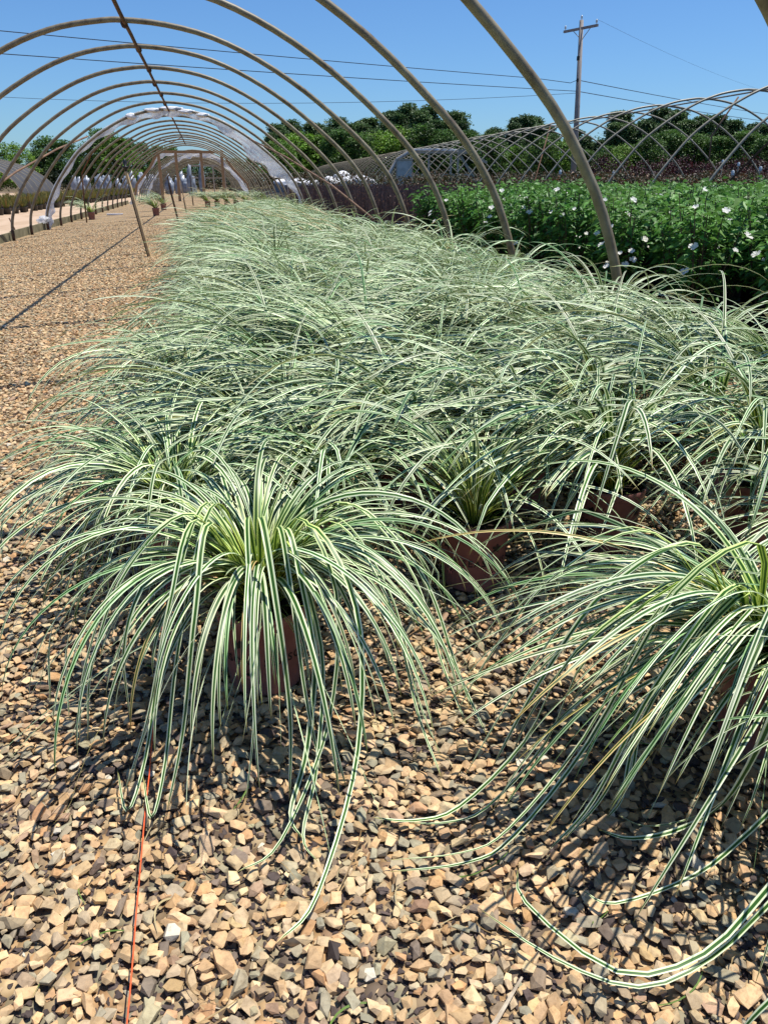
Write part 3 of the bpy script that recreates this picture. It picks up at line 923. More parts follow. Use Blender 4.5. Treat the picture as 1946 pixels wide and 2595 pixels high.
# bunched white film at the top and at the left foot
def crumple(name, c, d, seed, mat, sub=3, rough=0.03):
    import bmesh
    bm = bmesh.new()
    bmesh.ops.create_icosphere(bm, subdivisions=sub, radius=1)
    r = np.random.default_rng(seed)
    k = r.normal(size=(14, 3)); k /= np.linalg.norm(k, axis=1)[:, None]
    amp = r.uniform(0.1, 0.35, 14)
    for v in bm.verts:
        p = np.array(v.co[:])
        s = 1 + sum(a * max(0, (p @ q)) ** 6 * (1 if i % 2 else -0.8) for i, (a, q) in enumerate(zip(amp, k))) + r.normal(0, rough)
        v.co = Vector(p * s * np.array(d)) + Vector(c)
    me = bpy.data.meshes.new(name)
    bm.to_mesh(me); bm.free()
    me.materials.append(mat)
    me.polygons.foreach_set('use_smooth', [True] * len(me.polygons))
    return me
link('film_knot', crumple('film_knot', (-1.05, 11.2 * S, 2.74), (0.12, 0.09, 0.08), 3, M['white_stone'], 3, .08), fo)
for kx, kz, kw in ((-0.45, 2.90, .20), (0.05, 2.95, .26), (0.45, 2.88, .20), (0.9, 2.80, .16)):
    link('film_knot', crumple('film_knot', (kx, 11.2 * S, kz), (kw, 0.08, 0.055), 3, M['white_stone'], 3, .12), fo)
link('film_knot', crumple('film_knot', (-3.78, 11.2 * S - 0.05, 0.04), (0.17, 0.17, 0.10), 4, M['film'], 3, .14), fo)
V, F = film_ribbon(smooth_prof([(-3.5, -0.2), (-3.0, 0.7), (-2.2, 1.7), (-1.55, 2.42), (-0.8, 2.5), (0.3, 2.5), (1.4, 2.46), (2.2, 1.9), (3.0, 1.0), (3.7, -0.1)], 8), lambda t: 0.16 + 0.06 * math.sin(t * 23), None, 50.6, 8, lambda t: 0.0, amp=0.03)
f2 = link('plastic_film', npmesh('plastic_film', V, F, M['film'], smooth=True), None, (CX0, 0, 0))
tag(f2, 'plastic film stapled round the timber door frame at the tunnel end', 'plastic film', 'scraps of greenhouse film')
f2.modifiers.new('thickness', 'SOLIDIFY').thickness = 0.008

# the next tunnel in line, seen through the door frame
def hoop_row(cx, y0, n, sp, dirx, label, group, mat, scale=1.0, rad=0.034, z0=0.0, ridge=True, zdrop=0.0, nseg=1):
    h = empty('hoop_house', (cx, y0, z0))
    h.rotation_euler = (0, 0, -math.atan(dirx))
    tag(h, label, 'hoop house', group)
    pts = [p * scale for p in SP[::nseg]] + [SP[-1] * scale]
    me = MB().tube(pts, rad, 8).mesh('hoop', mat, True)
    q = random.Random(int(cx * 10) + n)
    for i in range(n):
        link('hoop', me, h, (q.uniform(-.02, .02), i * sp, -zdrop * i + q.uniform(-.015, .015)), q.uniform(-.006, .006))
    if ridge:
        MB().tube([(0, i * sp, 2.89 * scale - zdrop * i) for i in range(n)], 0.02, 6).build('ridge_pipe', mat, h, True)
    return h
h2 = hoop_row(CX0 + 0.3, 55, 20, 2.3, 0.0, 'hoop house seen through the timber door frame, standing beyond the first tunnel', 'bare hoop houses', M['pipe'], 0.97, nseg=3)
f3 = MB().box((0.9, 22, 2.3), (3.2, 0.1, 0.14)).build('door_frame', M['pale_wood'], h2)
for x in (-0.6, 0.5, 1.4, 2.4):
    MB().box((x, 22, 1.06), (0.12, 0.1, 2.34)).build('post', M['pale_wood'], f3)
MB().box((0.9, 22.1, 1.3), (3.1, 0.06, 0.10)).build('rail', M['pale_wood'], f3)
V, F = film_ribbon([p * 0.97 for p in smooth_prof(prof, 4)], lambda t: 0.2 + 0.08 * math.sin(t * 17), None, 62.0, 18, lambda t: 0.05, amp=0.06)
f4 = link('plastic_film', npmesh('plastic_film', V, F, M['film'], smooth=True), None, (CX0 + .3, 0, 0))
tag(f4, 'ragged film hanging round the hoops beyond the timber door frame', 'plastic film', 'scraps of greenhouse film')
f4.modifiers.new('thickness', 'SOLIDIFY').thickness = 0.008

# the bare hoop house on the right, a little askew to ours
SC2 = 1.10
RX0, RY0, RSP, RDIR = 13.9, 19.95, 2.36, 0.0416
h3 = hoop_row(RX0 - 3 * RSP * RDIR, RY0 - 3 * RSP, 22, RSP, RDIR, 'bright bare hoop house on the right behind the flowering shrubs', 'bare hoop houses', M['pipe_pale'], SC2, 0.028, nseg=1)
MB().tube([(0.2, 8.0, 3.15), (-0.35, 8.1, 2.2), (-0.2, 8.3, 1.6), (1.4, 8.6, 0.0)], 0.022, 6).build('brace', M['rust_pole'], h3, True)
MB().tube([(0.1, 5.6, 3.2), (0.05, 5.6, 2.3), (-1.6, 5.2, 0.9)], 0.024, 6).build('brace', M['rust'], h3, True)
MB().tube([(-3.2, 14.0, 0.9), (-0.5, 20.0, 3.1)], 0.024, 6).build('brace', M['rust'], h3, True)
MB().tube([(0.6, 3.0, 3.15), (1.9, 1.0, 2.75), (3.2, -1.0, 1.9)], 0.026, 6).build('brace', M['pipe_pale'], h3, True)
MB().tube([(4.25, 2.2, 2.2), (4.2, 2.2, 0.0)], 0.05, 6).build('side_post', M['timber'], h3, True)
h4 = hoop_row(RX0 + 19 * RSP * RDIR + 0.1, RY0 + 19 * RSP, 30, 2.4, RDIR + 0.004, 'second bare hoop house on the right, beyond the one with the pale door frame', 'bare hoop houses', M['pipe'], SC2, 0.04, nseg=3)
# pale end frame with a translucent door panel
ef = empty('greenhouse_end_wall', (0, 0, 0))
tag(ef, 'pale timber end wall with a translucent door panel in the right-hand hoop house', 'end wall')
EY = 50.0
fr = MB()
fr.beam((12.3, EY, 2.72), (15.9, EY, 2.72), 0.14, 0.24)
fr.beam((12.35, EY, 2.72), (11.5, EY, 2.25), 0.14, 0.22)
fr.beam((11.5, EY, 2.25), (10.2, EY, 0.1), 0.14, 0.22)
fr.beam((15.9, EY, 2.72), (17.2, EY, 2.1), 0.14, 0.16)
fr.beam((12.6, EY + .05, 2.62), (11.0, EY + .05, 0.0), 0.10, 0.12)
fr.build('door_frame', M['pale_wood'], ef)
for x in (13.5, 14.9, 15.35):
    MB().box((x, EY, 1.31), (0.11, 0.10, 2.64)).build('post', M['pale_wood'], ef)
MB().box((13.9, EY + .12, 1.42), (4.6, 0.05, 0.10)).build('rail', M['pale_wood'], ef)
MB().beam((15.4, EY + .1, 2.65), (17.3, EY + .1, 0.1), 0.08, 0.16).build('brace', M['pipe_pale'], ef)
dp = MB().box((11.95, EY - 0.09, 1.12), (0.98, 0.04, 2.2)).build('door', mottled('milky_door', [(0.3, (0.36, 0.36, 0.32)), (0.7, (0.58, 0.58, 0.52))], 3, 0.4, 0.4), ef)
fb = MB()
for (a, b) in (((11.43, 2.25), (12.47, 2.25)), ((11.43, 1.25), (12.47, 1.25)), ((11.46, 0.0), (11.46, 2.2)), ((12.44, 0.0), (12.44, 2.2))):
    fb.beam((a[0], EY - .13, a[1]), (b[0], EY - .13, b[1]), 0.05, 0.07) if a[1] == b[1] else fb.box((a[0], EY - .135, 1.1), (0.07, 0.04, 2.16))
fb.build('door_stile', M['pale_wood'], dp)
V, F = film_ribbon([Vector((10.25 - 13.9, 0, 0.2)), Vector((11.0 - 13.9, 0, 1.5)), Vector((11.5 - 13.9, 0, 2.3)), Vector((12.4 - 13.9, 0, 2.78)), Vector((13.9 - 13.9, 0, 2.82)), Vector((15.3 - 13.9, 0, 2.8))], lambda t: 0.10, None, EY - 0.2, 31, lambda t: 0.0, amp=0.04)
e5 = link('plastic_film', npmesh('plastic_film', V, F, M['film'], smooth=True), None, (13.9, 0, 0))
e5.modifiers.new('thickness', 'SOLIDIFY').thickness = 0.008
tag(e5, 'grubby film tacked over the pale end wall of the right-hand hoop house', 'plastic film', 'scraps of greenhouse film')

# ---------------------------------------------------------------- irrigation stakes in the aisle
def stake(base, top, label, w=0.032, head=True, dark=False, split=0.5):
    t = empty('irrigation_stake', base)
    tag(t, label, 'stake', 'irrigation stakes down the aisle')
    b = Vector((0, 0, -0.05)); e = Vector(top) - Vector(base)
    q = e.normalized()
    MB().beam(b, e, w, w * 0.7).build('stake', M['stake'] if not dark else M['rust'], t)
    side = Vector((-0.028, -0.012, 0))
    MB().tube([b + side, e * split + side, e * (split + 0.1) + side * 0.4 + Vector((0, -.02, 0))], 0.011, 8).build('riser_pipe', M['black'], t, True)
    if head:
        hd = MB().lathe([(0.0, 0.0), (0.018, 0.0), (0.02, 0.05), (0.05, 0.075), (0.05, 0.09), (0.018, 0.10), (0.03, 0.15), (0.012, 0.19), (0.0, 0.2)], 10).build('sprinkler_head', M['black'], t, True)
        hd.location = e + Vector((0, 0, -0.02))
        MB().tube([(-.05, 0, .09), (-.06, 0, .14), (0, 0, .19), (.06, 0, .14), (.05, 0, .09)], .006, 5).build('arm', M['black'], hd)
    return t
stake((-0.90, 13.1, 0.0), (-1.12, 13.15, 1.22), 'nearest stake with a black sprinkler head, leaning left on the gravel aisle', 0.05, split=0.75)
stake((-0.73, 23.2, 0.0), (-0.93, 23.2, 1.20), 'dark stake with a pale top, second from the camera in the aisle', 0.04, False, True, 0.8)
stake((-0.70, 31.9, 0.0), (-0.86, 31.9, 1.25), 'third stake down the aisle, pale above and dark below', 0.045, False, False, 0.3)
stake((-0.55, 40.5, 0.0), (-0.6, 40.5, 1.3), 'farthest thin stake in the aisle before the timber door', 0.04, False, True, 0.6)
wc = MB().box((0, 0, 0.03), (0.62, 0.22, 0.05)).build('foam_block', M['white_stone'], None, loc=(-3.55, 34.5, float(gz(-3.55))), rz=0.1)
tag(wc, 'white foam block lying on the gravel by the left hoop feet', 'block')

# ---------------------------------------------------------------- shrubs with white flowers
def leaf_set(r, C, D, size, colr, droop=0.5, wid=0.62):
    """pointed folded leaves at centres C heading along D; 5 verts, 4 tris each"""
    n = len(C)
    D = D / (np.linalg.norm(D, axis=1)[:, None] + 1e-9)
    up = np.array([0, 0, 1.0]) + r.normal(0, 0.35, (n, 3))
    S = np.cross(D, up); S /= np.linalg.norm(S, axis=1)[:, None] + 1e-9
    N = np.cross(S, D)
    sz = size[:, None]
    tip = C + D * sz - np.array([0, 0, 1]) * sz * droop * 0.4
    mid = C + D * sz * 0.45 - N * sz * 0.02
    lf = C + D * sz * 0.38 + S * sz * wid / 2 + N * sz * 0.12
    rt = C + D * sz * 0.38 - S * sz * wid / 2 + N * sz * 0.12
    V = np.stack([C, lf, mid, rt, tip], 1).reshape(-1, 3)
    F = (np.array([[0, 2, 1], [0, 3, 2], [1, 2, 4], [2, 3, 4]])[None] + (np.arange(n) * 5)[:, None, None]).reshape(-1, 3)
    Cc = np.repeat(colr, 5, 0)
    return V, F, Cc
def joinc(parts):
    Vs, Fs, Cs = [], [], []
    o = 0
    for V, F, C in parts:
        Vs.append(V); Fs.append(F + o); Cs.append(C); o += len(V)
    return np.concatenate(Vs), np.concatenate(Fs), np.concatenate(Cs)

def shrub_meshes(seed, n, size):
    r = np.random.default_rng(seed)
    # shoots rising from the pot, leaves along them
    stems = MB()
    Cs, Ds = [], []
    tips = []
    for k in range(15):
        a = r.uniform(0, 2 * PI); lean = r.uniform(0.02, 0.30)
        p0 = np.array([0.03 * math.cos(a), 0.03 * math.sin(a), 0.2])
        p1 = np.array([lean * math.cos(a) * 0.6, lean * math.sin(a) * 0.6, r.uniform(.5, .65)])
        p2 = np.array([lean * math.cos(a), lean * math.sin(a), r.uniform(0.82, 1.05)])
        stems.tube([p0, p1, p2], [.006, .005, .003], 4, False)
        tips.append(p2)
        m = n // 15
        t = r.uniform(0.12, 1.0, m) ** 0.8
        P = (1 - t)[:, None] ** 2 * p0 + 2 * ((1 - t) * t)[:, None] * p1 + (t ** 2)[:, None] * p2
        b = r.uniform(0, 2 * PI, m)
        D = np.stack([np.cos(b), np.sin(b), r.uniform(-0.5, 0.45, m)], 1)
        Cs.append(P + D * r.uniform(0.0, 0.11, m)[:, None]); Ds.append(D)
    C = np.concatenate(Cs); D = np.concatenate(Ds)
    base = np.array([0.085, 0.215, 0.046])
    cl = base * r.uniform(0.65, 1.55, (len(C), 1)) * r.normal(1, 0.06, (len(C), 3))
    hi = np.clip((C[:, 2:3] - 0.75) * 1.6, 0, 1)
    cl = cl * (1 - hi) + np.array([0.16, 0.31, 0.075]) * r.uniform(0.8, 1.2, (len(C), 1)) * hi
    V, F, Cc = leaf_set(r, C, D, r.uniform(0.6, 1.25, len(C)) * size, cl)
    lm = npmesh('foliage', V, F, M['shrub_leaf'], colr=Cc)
    sm = stems.mesh('stems', M['bark'])
    fl = []
    for j in range(2):
        c = tips[r.integers(0, 15)] + np.array([0, 0, -r.uniform(0.02, 0.35)]) + r.normal(0, 0.06, 3)
        out = c.copy(); out[2] = 0.2; out /= np.linalg.norm(out)
        out = out + np.array([-0.1, -0.8, 0.3])
        fl.append((c + out * 0.06, out))
    return lm, sm, fl
def flower_mesh(seed, s):
    r = np.random.default_rng(seed)
    parts = []
    for j in range(5):                     # broad rounded petals, slightly cupped
        a = 2 * PI * j / 5 + r.normal(0, .12)
        ln = s * r.uniform(.85, 1.1)
        ca, sa = math.cos(a), math.sin(a)
        g = [(0, 0, 0), (.45, -.34, .16), (.50, 0, .10), (.45, .34, .16), (.85, -.36, .30), (.95, 0, .22), (.85, .36, .34)]
        V = np.array([((x * ca - y * sa) * ln, (x * sa + y * ca) * ln, (z + r.normal(0, .05)) * ln) for x, y, z in g])
        F = np.array([(0, 1, 2), (0, 2, 3), (1, 4, 2), (4, 5, 2), (2, 5, 6), (2, 6, 3)])
        parts.append((V, F, np.ones((7, 3))))
    V, F, C = joinc(parts)
    return npmesh('flower', V, F, M['petal'], colr=C)
flowers = [flower_mesh(i, 0.024 + 0.008 * i) for i in range(3)]
shrubs = [shrub_meshes(300 + i, 620, 0.084) for i in range(4)]
spot_me = MB().lathe([(0, .005), (.10, .005), (.12, .22), (.125, .23), (.11, .225), (.0, .21)], 14).mesh('pot', M['black'], True)
rs = random.Random(21)
n_sh = 0
ri = 0
yy = 4.15
while yy < 12.9:
    xs = 3.42 + 0.12 * (ri % 2) + (0.22 if yy < 5 else 0)
    ci = 0
    x = xs
    while x < min(10.6, 0.80 * yy + 1.1):
        v = shrubs[rs.randrange(4)]
        t = empty('flowering_shrub', (x + rs.uniform(-.05, .05), yy + rs.uniform(-.05, .05), 0.01), rs.uniform(0, 6.28))
        tag(t, 'flowering shrub, %s row from the front, %s from the hoop feet' % (nth(ri + 1), nth(ci + 1)), 'shrub', 'flowering shrubs beside the tunnel')
        s = rs.uniform(0.9, 1.07)
        t.scale = (s, s, s)
        link('pot', spot_me, t)
        link('foliage', v[0], t)
        link('stems', v[1], t)
        nf = rs.choice([0, 3, 4, 6, 9]) if ri < 4 or ci == 0 else rs.choice([0, 1, 1, 2])
        for j in range(nf):
            a = rs.choice([rs.uniform(-PI, 0), rs.gauss(-2.1, .3)]) - t.rotation_euler.z
            rad = rs.uniform(.24, .36)
            z = rs.uniform(0.42, 0.98)
            f = link('flower', flowers[rs.randrange(3)], t, (rad * math.cos(a), rad * math.sin(a), z))
            dirv = Vector((math.cos(a), math.sin(a), 1.3))
            f.rotation_euler = dirv.to_track_quat('Z', 'Y').to_euler()
        n_sh += 1
        x += 0.50 + rs.uniform(-.03, .03)
        ci += 1
    yy += 0.52
    ri += 1
print('shrubs', n_sh)

# ---------------------------------------------------------------- blocks and rows behind (masses nobody could count)
def twig_block(name, x0, x1, y0, y1, n, h0, h1, seed, cols, w=0.012, lean=0.09, xedge=None, leafc=None, label=None, cat='stems', leafn=0, leafs=0.05):
    r = np.random.default_rng(seed)
    x = r.uniform(x0, x1, n); y = y0 + (y1 - y0) * r.random(n) ** 1.25
    hh = r.uniform(h0, h1, n) * (1 + 0.04 * np.sin(x * 5) * np.cos(y * 4))
    B = np.stack([x, y, np.zeros(n)], 1)
    T = B + np.stack([r.normal(0, lean, n), r.normal(0, lean, n), hh], 1)
    Mi = (B + T) / 2 + r.normal(0, 0.03, (n, 3)) * [1, 1, 0]
    a = r.uniform(0, PI, n)
    s = np.stack([np.cos(a), np.sin(a), np.zeros(n)], 1) * w / 2
    V = np.stack([B - s, B + s, Mi - s, Mi + s, T - s * .4, T + s * .4], 1).reshape(-1, 3)
    F = (np.array([[0, 1, 3], [0, 3, 2], [2, 3, 5], [2, 5, 4]])[None] + (np.arange(n) * 6)[:, None, None]).reshape(-1, 3)
    cc = np.array(cols)[r.integers(0, len(cols), n)] * r.uniform(.7, 1.3, (n, 1))
    parts = [(V, F, np.repeat(cc, 6, 0))]
    if leafn:
        i = r.integers(0, n, leafn)
        t = r.uniform(0.55, 1.02, leafn)[:, None]
        C = B[i] * (1 - t) + T[i] * t + r.normal(0, 0.06, (leafn, 3))
        lc = np.array(leafc)[r.integers(0, len(leafc), leafn)] * r.uniform(.6, 1.4, (leafn, 1))
        parts.append(leaf_set(r, C, r.normal(size=(leafn, 3)), r.uniform(.6, 1.3, leafn) * leafs, lc))
    V, F, C = joinc(parts)
    o = link(name, npmesh(name, V, F, M['leaf'], colr=C))
    tag(o, label, cat, None, 'stuff')
    return o
twig_block('barberry_block', 3.3, 9.0, 12.9, 36, 15000, 0.80, 0.98, 41, [(0.10, 0.058, 0.060), (0.075, 0.045, 0.05), (0.15, 0.085, 0.075), (0.055, 0.035, 0.04)],
           0.011, label='block of bare purple-brown shrub stems behind the green shrubs', leafn=9000, leafc=[(0.17, 0.06, 0.035), (0.13, 0.055, 0.05), (0.22, 0.10, 0.05)], leafs=0.035)

def hedge_row(name, pts, h, half, n, seed, cols, leafs, label, cat, z0=0.0):
    """loose mass of leaf-sized faces along a line, taller and lower by turns"""
    r = np.random.default_rng(seed)
    P = np.array(pts, float)
    seg = r.integers(0, len(P) - 1, n)
    t = r.random(n)[:, None]
    C = P[seg] * (1 - t) + P[seg + 1] * t
    u = r.uniform(-1, 1, n)
    top = h * (1 + 0.07 * np.sin(C[:, 0] * 2.3 + C[:, 1]) + 0.06 * np.sin(C[:, 0] * 7.1))
    z = z0 + top * (r.random(n) ** 0.6) * (1 - 0.25 * u ** 4)
    a = P[-1] - P[0]; a /= np.linalg.norm(a)
    nrm = np.array([-a[1], a[0]])
    XY = C + nrm[None] * (u * half)[:, None] + r.normal(0, .12, (n, 2))
    C3 = np.column_stack([XY, z])
    lc = np.array(cols)[r.integers(0, len(cols), n)] * r.uniform(.55, 1.5, (n, 1))
    V, F, Cc = leaf_set(r, C3, r.normal(size=(n, 3)) + [0, 0, .3], r.uniform(.6, 1.3, n) * leafs, lc)
    o = link(name, npmesh(name, V, F, M['leaf'], colr=Cc))
    tag(o, label, cat, None, 'stuff')
    return o
hedge_row('green_brown_row', [(9.2, 22.0), (17.5, 19.0)], 1.22, 1.6, 16000, 51, [(0.055, 0.065, 0.022), (0.10, 0.055, 0.025), (0.14, 0.065, 0.03), (0.04, 0.05, 0.02)], 0.09, 'brownish green shrub rows just behind the flowering shrubs at the right', 'shrub rows')
hedge_row('green_brown_row', [(4.2, 37.5), (15.0, 33.0), (26.0, 27.5)], 1.33, 1.8, 22000, 52, [(0.045, 0.05, 0.02), (0.10, 0.05, 0.025), (0.03, 0.04, 0.018)], 0.11, 'second belt of dull green shrub rows inside the right-hand hoop house', 'shrub rows')
hedge_row('burgundy_row', [(17.5, 36.0), (26.0, 33.5), (38.0, 28.0)], 1.95, 1.6, 20000, 53, [(0.050, 0.012, 0.018), (0.075, 0.018, 0.022), (0.032, 0.012, 0.016)], 0.11, 'dark burgundy shrub rows on the right below the pines', 'shrub rows')
hedge_row('far_green_row', [(-6, 100), (20, 96), (60, 74), (90, 50)], 1.9, 2.5, 26000, 54, [(0.03, 0.05, 0.018), (0.045, 0.04, 0.02), (0.06, 0.035, 0.02)], 0.25, 'dim green strip of nursery rows in front of the far trees', 'shrub rows')
hedge_row('far_green_row', [(-90, 96), (-30, 112), (-6, 118)], 2.6, 2.5, 14000, 55, [(0.02, 0.035, 0.012), (0.035, 0.05, 0.02)], 0.3, 'dark undergrowth at the foot of the left tree line', 'shrub rows', -0.2)

# ---------------------------------------------------------------- black pots of yellow-green grass beyond the sand road
def tuft(seed, n, h, cols, w=0.012):
    r = np.random.default_rng(seed)
    a = r.uniform(0, 2 * PI, n); lean = r.uniform(0.02, 0.20, n)
    B = np.stack([0.07 * np.cos(a), 0.07 * np.sin(a), np.full(n, .28)], 1)
    T = np.stack([(0.07 + lean) * np.cos(a), (0.07 + lean) * np.sin(a), r.uniform(.55, 1.0, n) * h], 1)
    s = np.stack([-np.sin(a), np.cos(a), 0 * a], 1) * w
    Mi = B * .45 + T * .55 + [0, 0, .04]
    V = np.stack([B - s, B + s, Mi - s, Mi + s, T - s * .3, T + s * .3], 1).reshape(-1, 3)
    F = (np.array([[0, 1, 3], [0, 3, 2], [2, 3, 5], [2, 5, 4]])[None] + (np.arange(n) * 6)[:, None, None]).reshape(-1, 3)
    cc = np.array(cols)[r.integers(0, len(cols), n)] * r.uniform(.7, 1.3, (n, 1))
    return npmesh('grass_tuft', V, F, M['leaf'], colr=np.repeat(cc, 6, 0))
YG = [(0.20, 0.17, 0.04), (0.14, 0.17, 0.04), (0.27, 0.19, 0.06), (0.09, 0.13, 0.03)]
tufts = [tuft(400 + i, 130, 0.92, YG, 0.014) for i in range(3)]
bpot = MB().lathe([(0, .005), (.15, .005), (.185, .33), (.195, .34), (.175, .335), (0, .31)], 14).mesh('pot', M['black'], True)
rs = random.Random(8)
def lx(y): return -8.25 + (y - 34) * 0.055
for c in range(4):
    y = 36.0
    k = 0
    while y < 78:
        t = empty('potted_grass', (lx(y) - c * 1.0 + rs.uniform(-.1, .1), y + rs.uniform(-.12, .12), -0.21), rs.uniform(0, 6))
        tag(t, 'black pot of grass, %s from the camera, %s row beyond the sand road' % (nth(k + 1), nth(c + 1)), 'potted grass', 'black pots of grass beyond the sand road')
        s = rs.uniform(.85, 1.05); t.scale = (s, s, s * .78)
        link('pot', bpot, t); link('grass_tuft', tufts[rs.randrange(3)], t)
        y += 1.0 + rs.uniform(0, .12) + (0.9 if rs.random() < .08 else 0)
        k += 1

# grey shade-cloth tunnel at the far left
ct = empty('covered_hoop_house', (-18.5, 60.0, -0.25))
tag(ct, 'low hoop house wrapped in dark grey shade cloth at the far left', 'hoop house')
half = [(6.6 * math.cos(a), 3.1 * math.sin(a) ** 0.9) for a in np.linspace(0, PI, 19)]
mb = MB()
n = 14
r = random.Random(3)
for i in range(n):
    sag = 0.0 if i % 2 == 0 else 0.06
    mb.v += [(x * (1 - sag * .1), i * 1.1, z - sag * (z > .3)) for x, z in half]
for i in range(n - 1):
    for k in range(18):
        mb.f.append((i * 19 + k, i * 19 + k + 1, (i + 1) * 19 + k + 1, (i + 1) * 19 + k))
so_ = mb.build('shade_cloth', M['shade'], ct, True)
so_.modifiers.new('thickness', 'SOLIDIFY').thickness = 0.02
for i in range(0, n, 2):
    MB().tube([(x, i * 1.1, z + 0.03) for x, z in half], 0.03, 6, False).build('hoop', M['pipe'], ct, True)

# silvery wrapped bundles in the yard at the left
wr = [crumple('wrapped_bundle', (0, 0, 0.78), (0.30, 0.30, 0.85), 60 + i, M['silver'], 3, 0.13) for i in range(3)]
rs = random.Random(4)
spots = [(-11.6 + i * 0.5 + rs.uniform(-.15, .15), 84 + rs.uniform(-3, 3)) for i in range(22)]
for i, (x, y) in enumerate(spots):
    o = link('wrapped_bundle', wr[i % 3], None, (x, y, -0.22), rs.uniform(0, 6))
    s = rs.uniform(.85, 1.2)
    o.scale = (s, s, s * rs.uniform(.9, 1.1))
    tag(o, 'silvery plastic wrapped bundle in the yard beyond the left hoops, %s from the left' % nth(i + 1), 'bundle', 'silvery bundles in the yard')
for i, x in enumerate([0.3, 1.25]):
    o = link('wrapped_bundle', wr[i], None, (x - 1.4, 70, 0.0), 1.0 + i)
    o.scale = (.8, .8, 1.35)
    tag(o, ['tall silvery bundle hanging behind the timber door, left of the pair', 'tall silvery bundle hanging behind the timber door, right of the pair'][i], 'bundle', 'silvery bundles behind the door')
# white rolls on the right
rl = [crumple('plastic_roll', (0, 0, 0.55), (0.9, 0.8, 0.5), 80 + i, M['white_stone'], 3, 0.01) for i in range(3)]
for i, (x, y, z, s) in enumerate([(10.6, 70, .35, 1), (11.7, 70.4, .35, 1.1), (12.9, 69.8, .4, 1.05), (11.6, 71, 1.0, .8), (13.7, 69.5, .35, .7), (8.7, 78, .35, .9), (9.9, 78, .3, .8), (7.6, 84, .3, .9)]):
    o = link('plastic_roll', rl[i % 3], None, (x, y, z), i * 1.3)
    o.scale = (s, s, s)
    tag(o, 'heap of white greenhouse plastic among the far right hoops, %s of eight' % nth(i + 1), 'plastic roll', 'white plastic heaps')
    MB().box((0, 0, -0.0), (1.5, 1.1, z * 1.1 + 0.5)).build('pallet', M['pole_wood'], o) if z < .6 else None

# ---------------------------------------------------------------- utility poles and wires
up = empty('utility_pole', (23.02, 49.93, 0))
tag(up, 'grey wooden utility pole with a crossarm standing behind the right hoop house', 'utility pole')
MB().tube([(0.0, 0, -0.3), (-0.10, 0.05, 4.5), (-0.30, 0.16, 9.85)], [0.19, 0.165, 0.12], 12).build('pole', M['pole_wood'], up, True)
arm = MB().beam((-0.80, 1.44, 9.42), (0.14, -1.16, 9.40), 0.11, 0.13).build('crossarm', M['pole_wood'], up)
MB().tube([(-0.54, .68, 9.36), (-0.27, 0.0, 8.8)], 0.02, 5).build('arm_brace', M['pole_wood'], arm)
MB().tube([(-0.04, -.62, 9.36), (-0.25, .05, 8.8)], 0.02, 5).build('arm_brace', M['pole_wood'], arm)
ins = MB().lathe([(0.02, 0), (0.02, .08), (.06, .10), (.05, .16), (.06, .19), (.035, .25), (0, .27)], 10).mesh('insulator', M['ceramic'], True)
for p in ((-0.76, 1.36, 9.48), (-0.30, .16, 9.84), (0.10, -1.06, 9.46)):
    link('insulator', ins, up, p)
MB().lathe([(0, 0), (.09, 0), (.09, .22), (0, .24)], 8, (-0.36, 0.05, 7.75)).build('bracket', M['black'], up)
MB().lathe([(0, 0), (.07, 0), (.07, .16), (0, .18)], 8, (-0.30, 0.0, 6.62)).build('bracket', M['black'], up)
def sagline(a, b, sag, n=14):
    a, b = Vector(a), Vector(b)
    return [a.lerp(b, i / n) - Vector((0, 0, sag * 4 * (i / n) * (1 - i / n))) for i in range(n + 1)]
def wire(pts, label, rad=0.02):
    o = MB().tube(pts, rad, 5, False).build('overhead_wire', M['wire'])
    tag(o, label, 'wire', 'overhead wires')
PW1, PW2, PW3 = (22.78, 50.05, 6.72), (22.80, 50.05, 6.12), (22.80, 50.06, 6.02)
wire([PW1, (22.3, 50.0, 6.55)] + sagline((22.0, 50.0, 6.66), (-10.0, 36.0, 6.42), 0.05)[1:], 'upper of the two dark overhead wires running left from the pole', 0.017)
wire(sagline(PW2, (-10.0, 36.0, 5.62), 0.06), 'lower of the two dark overhead wires running left from the pole', 0.017)
wire(sagline(PW3, (-22.0, 58.0, 6.3), 0.75), 'faint slack overhead wire running left behind the hoops', 0.012)
wire(sagline(PW1, (90.0, 107.0, 8.6), 0.3), 'upper overhead wire falling away to the right of the pole', 0.022)
wire(sagline(PW2, (90.0, 107.0, 7.9), 0.3), 'lower overhead wire falling away to the right of the pole', 0.022)
wire(sagline((23.1, 48.87, 9.72), (95.0, 115.0, 12.0), 1.2), 'faint top wire running from the crossarm down to the right', 0.006)
u2 = empty('utility_pole', (71.6, 96.5, 0))
tag(u2, 'short pale pole just visible at the right border above the burgundy rows', 'utility pole')
MB().tube([(0, 0, -.2), (0, 0, 2.0), (0, 0, 4.9)], [.3, .28, .24], 8).build('pole', M['pole_wood'], u2, True)
MB().tube([(0, 0, 4.9), (0, 0, 5.1)], [.26, .1], 8).build('pole_cap', M['rust'], u2)
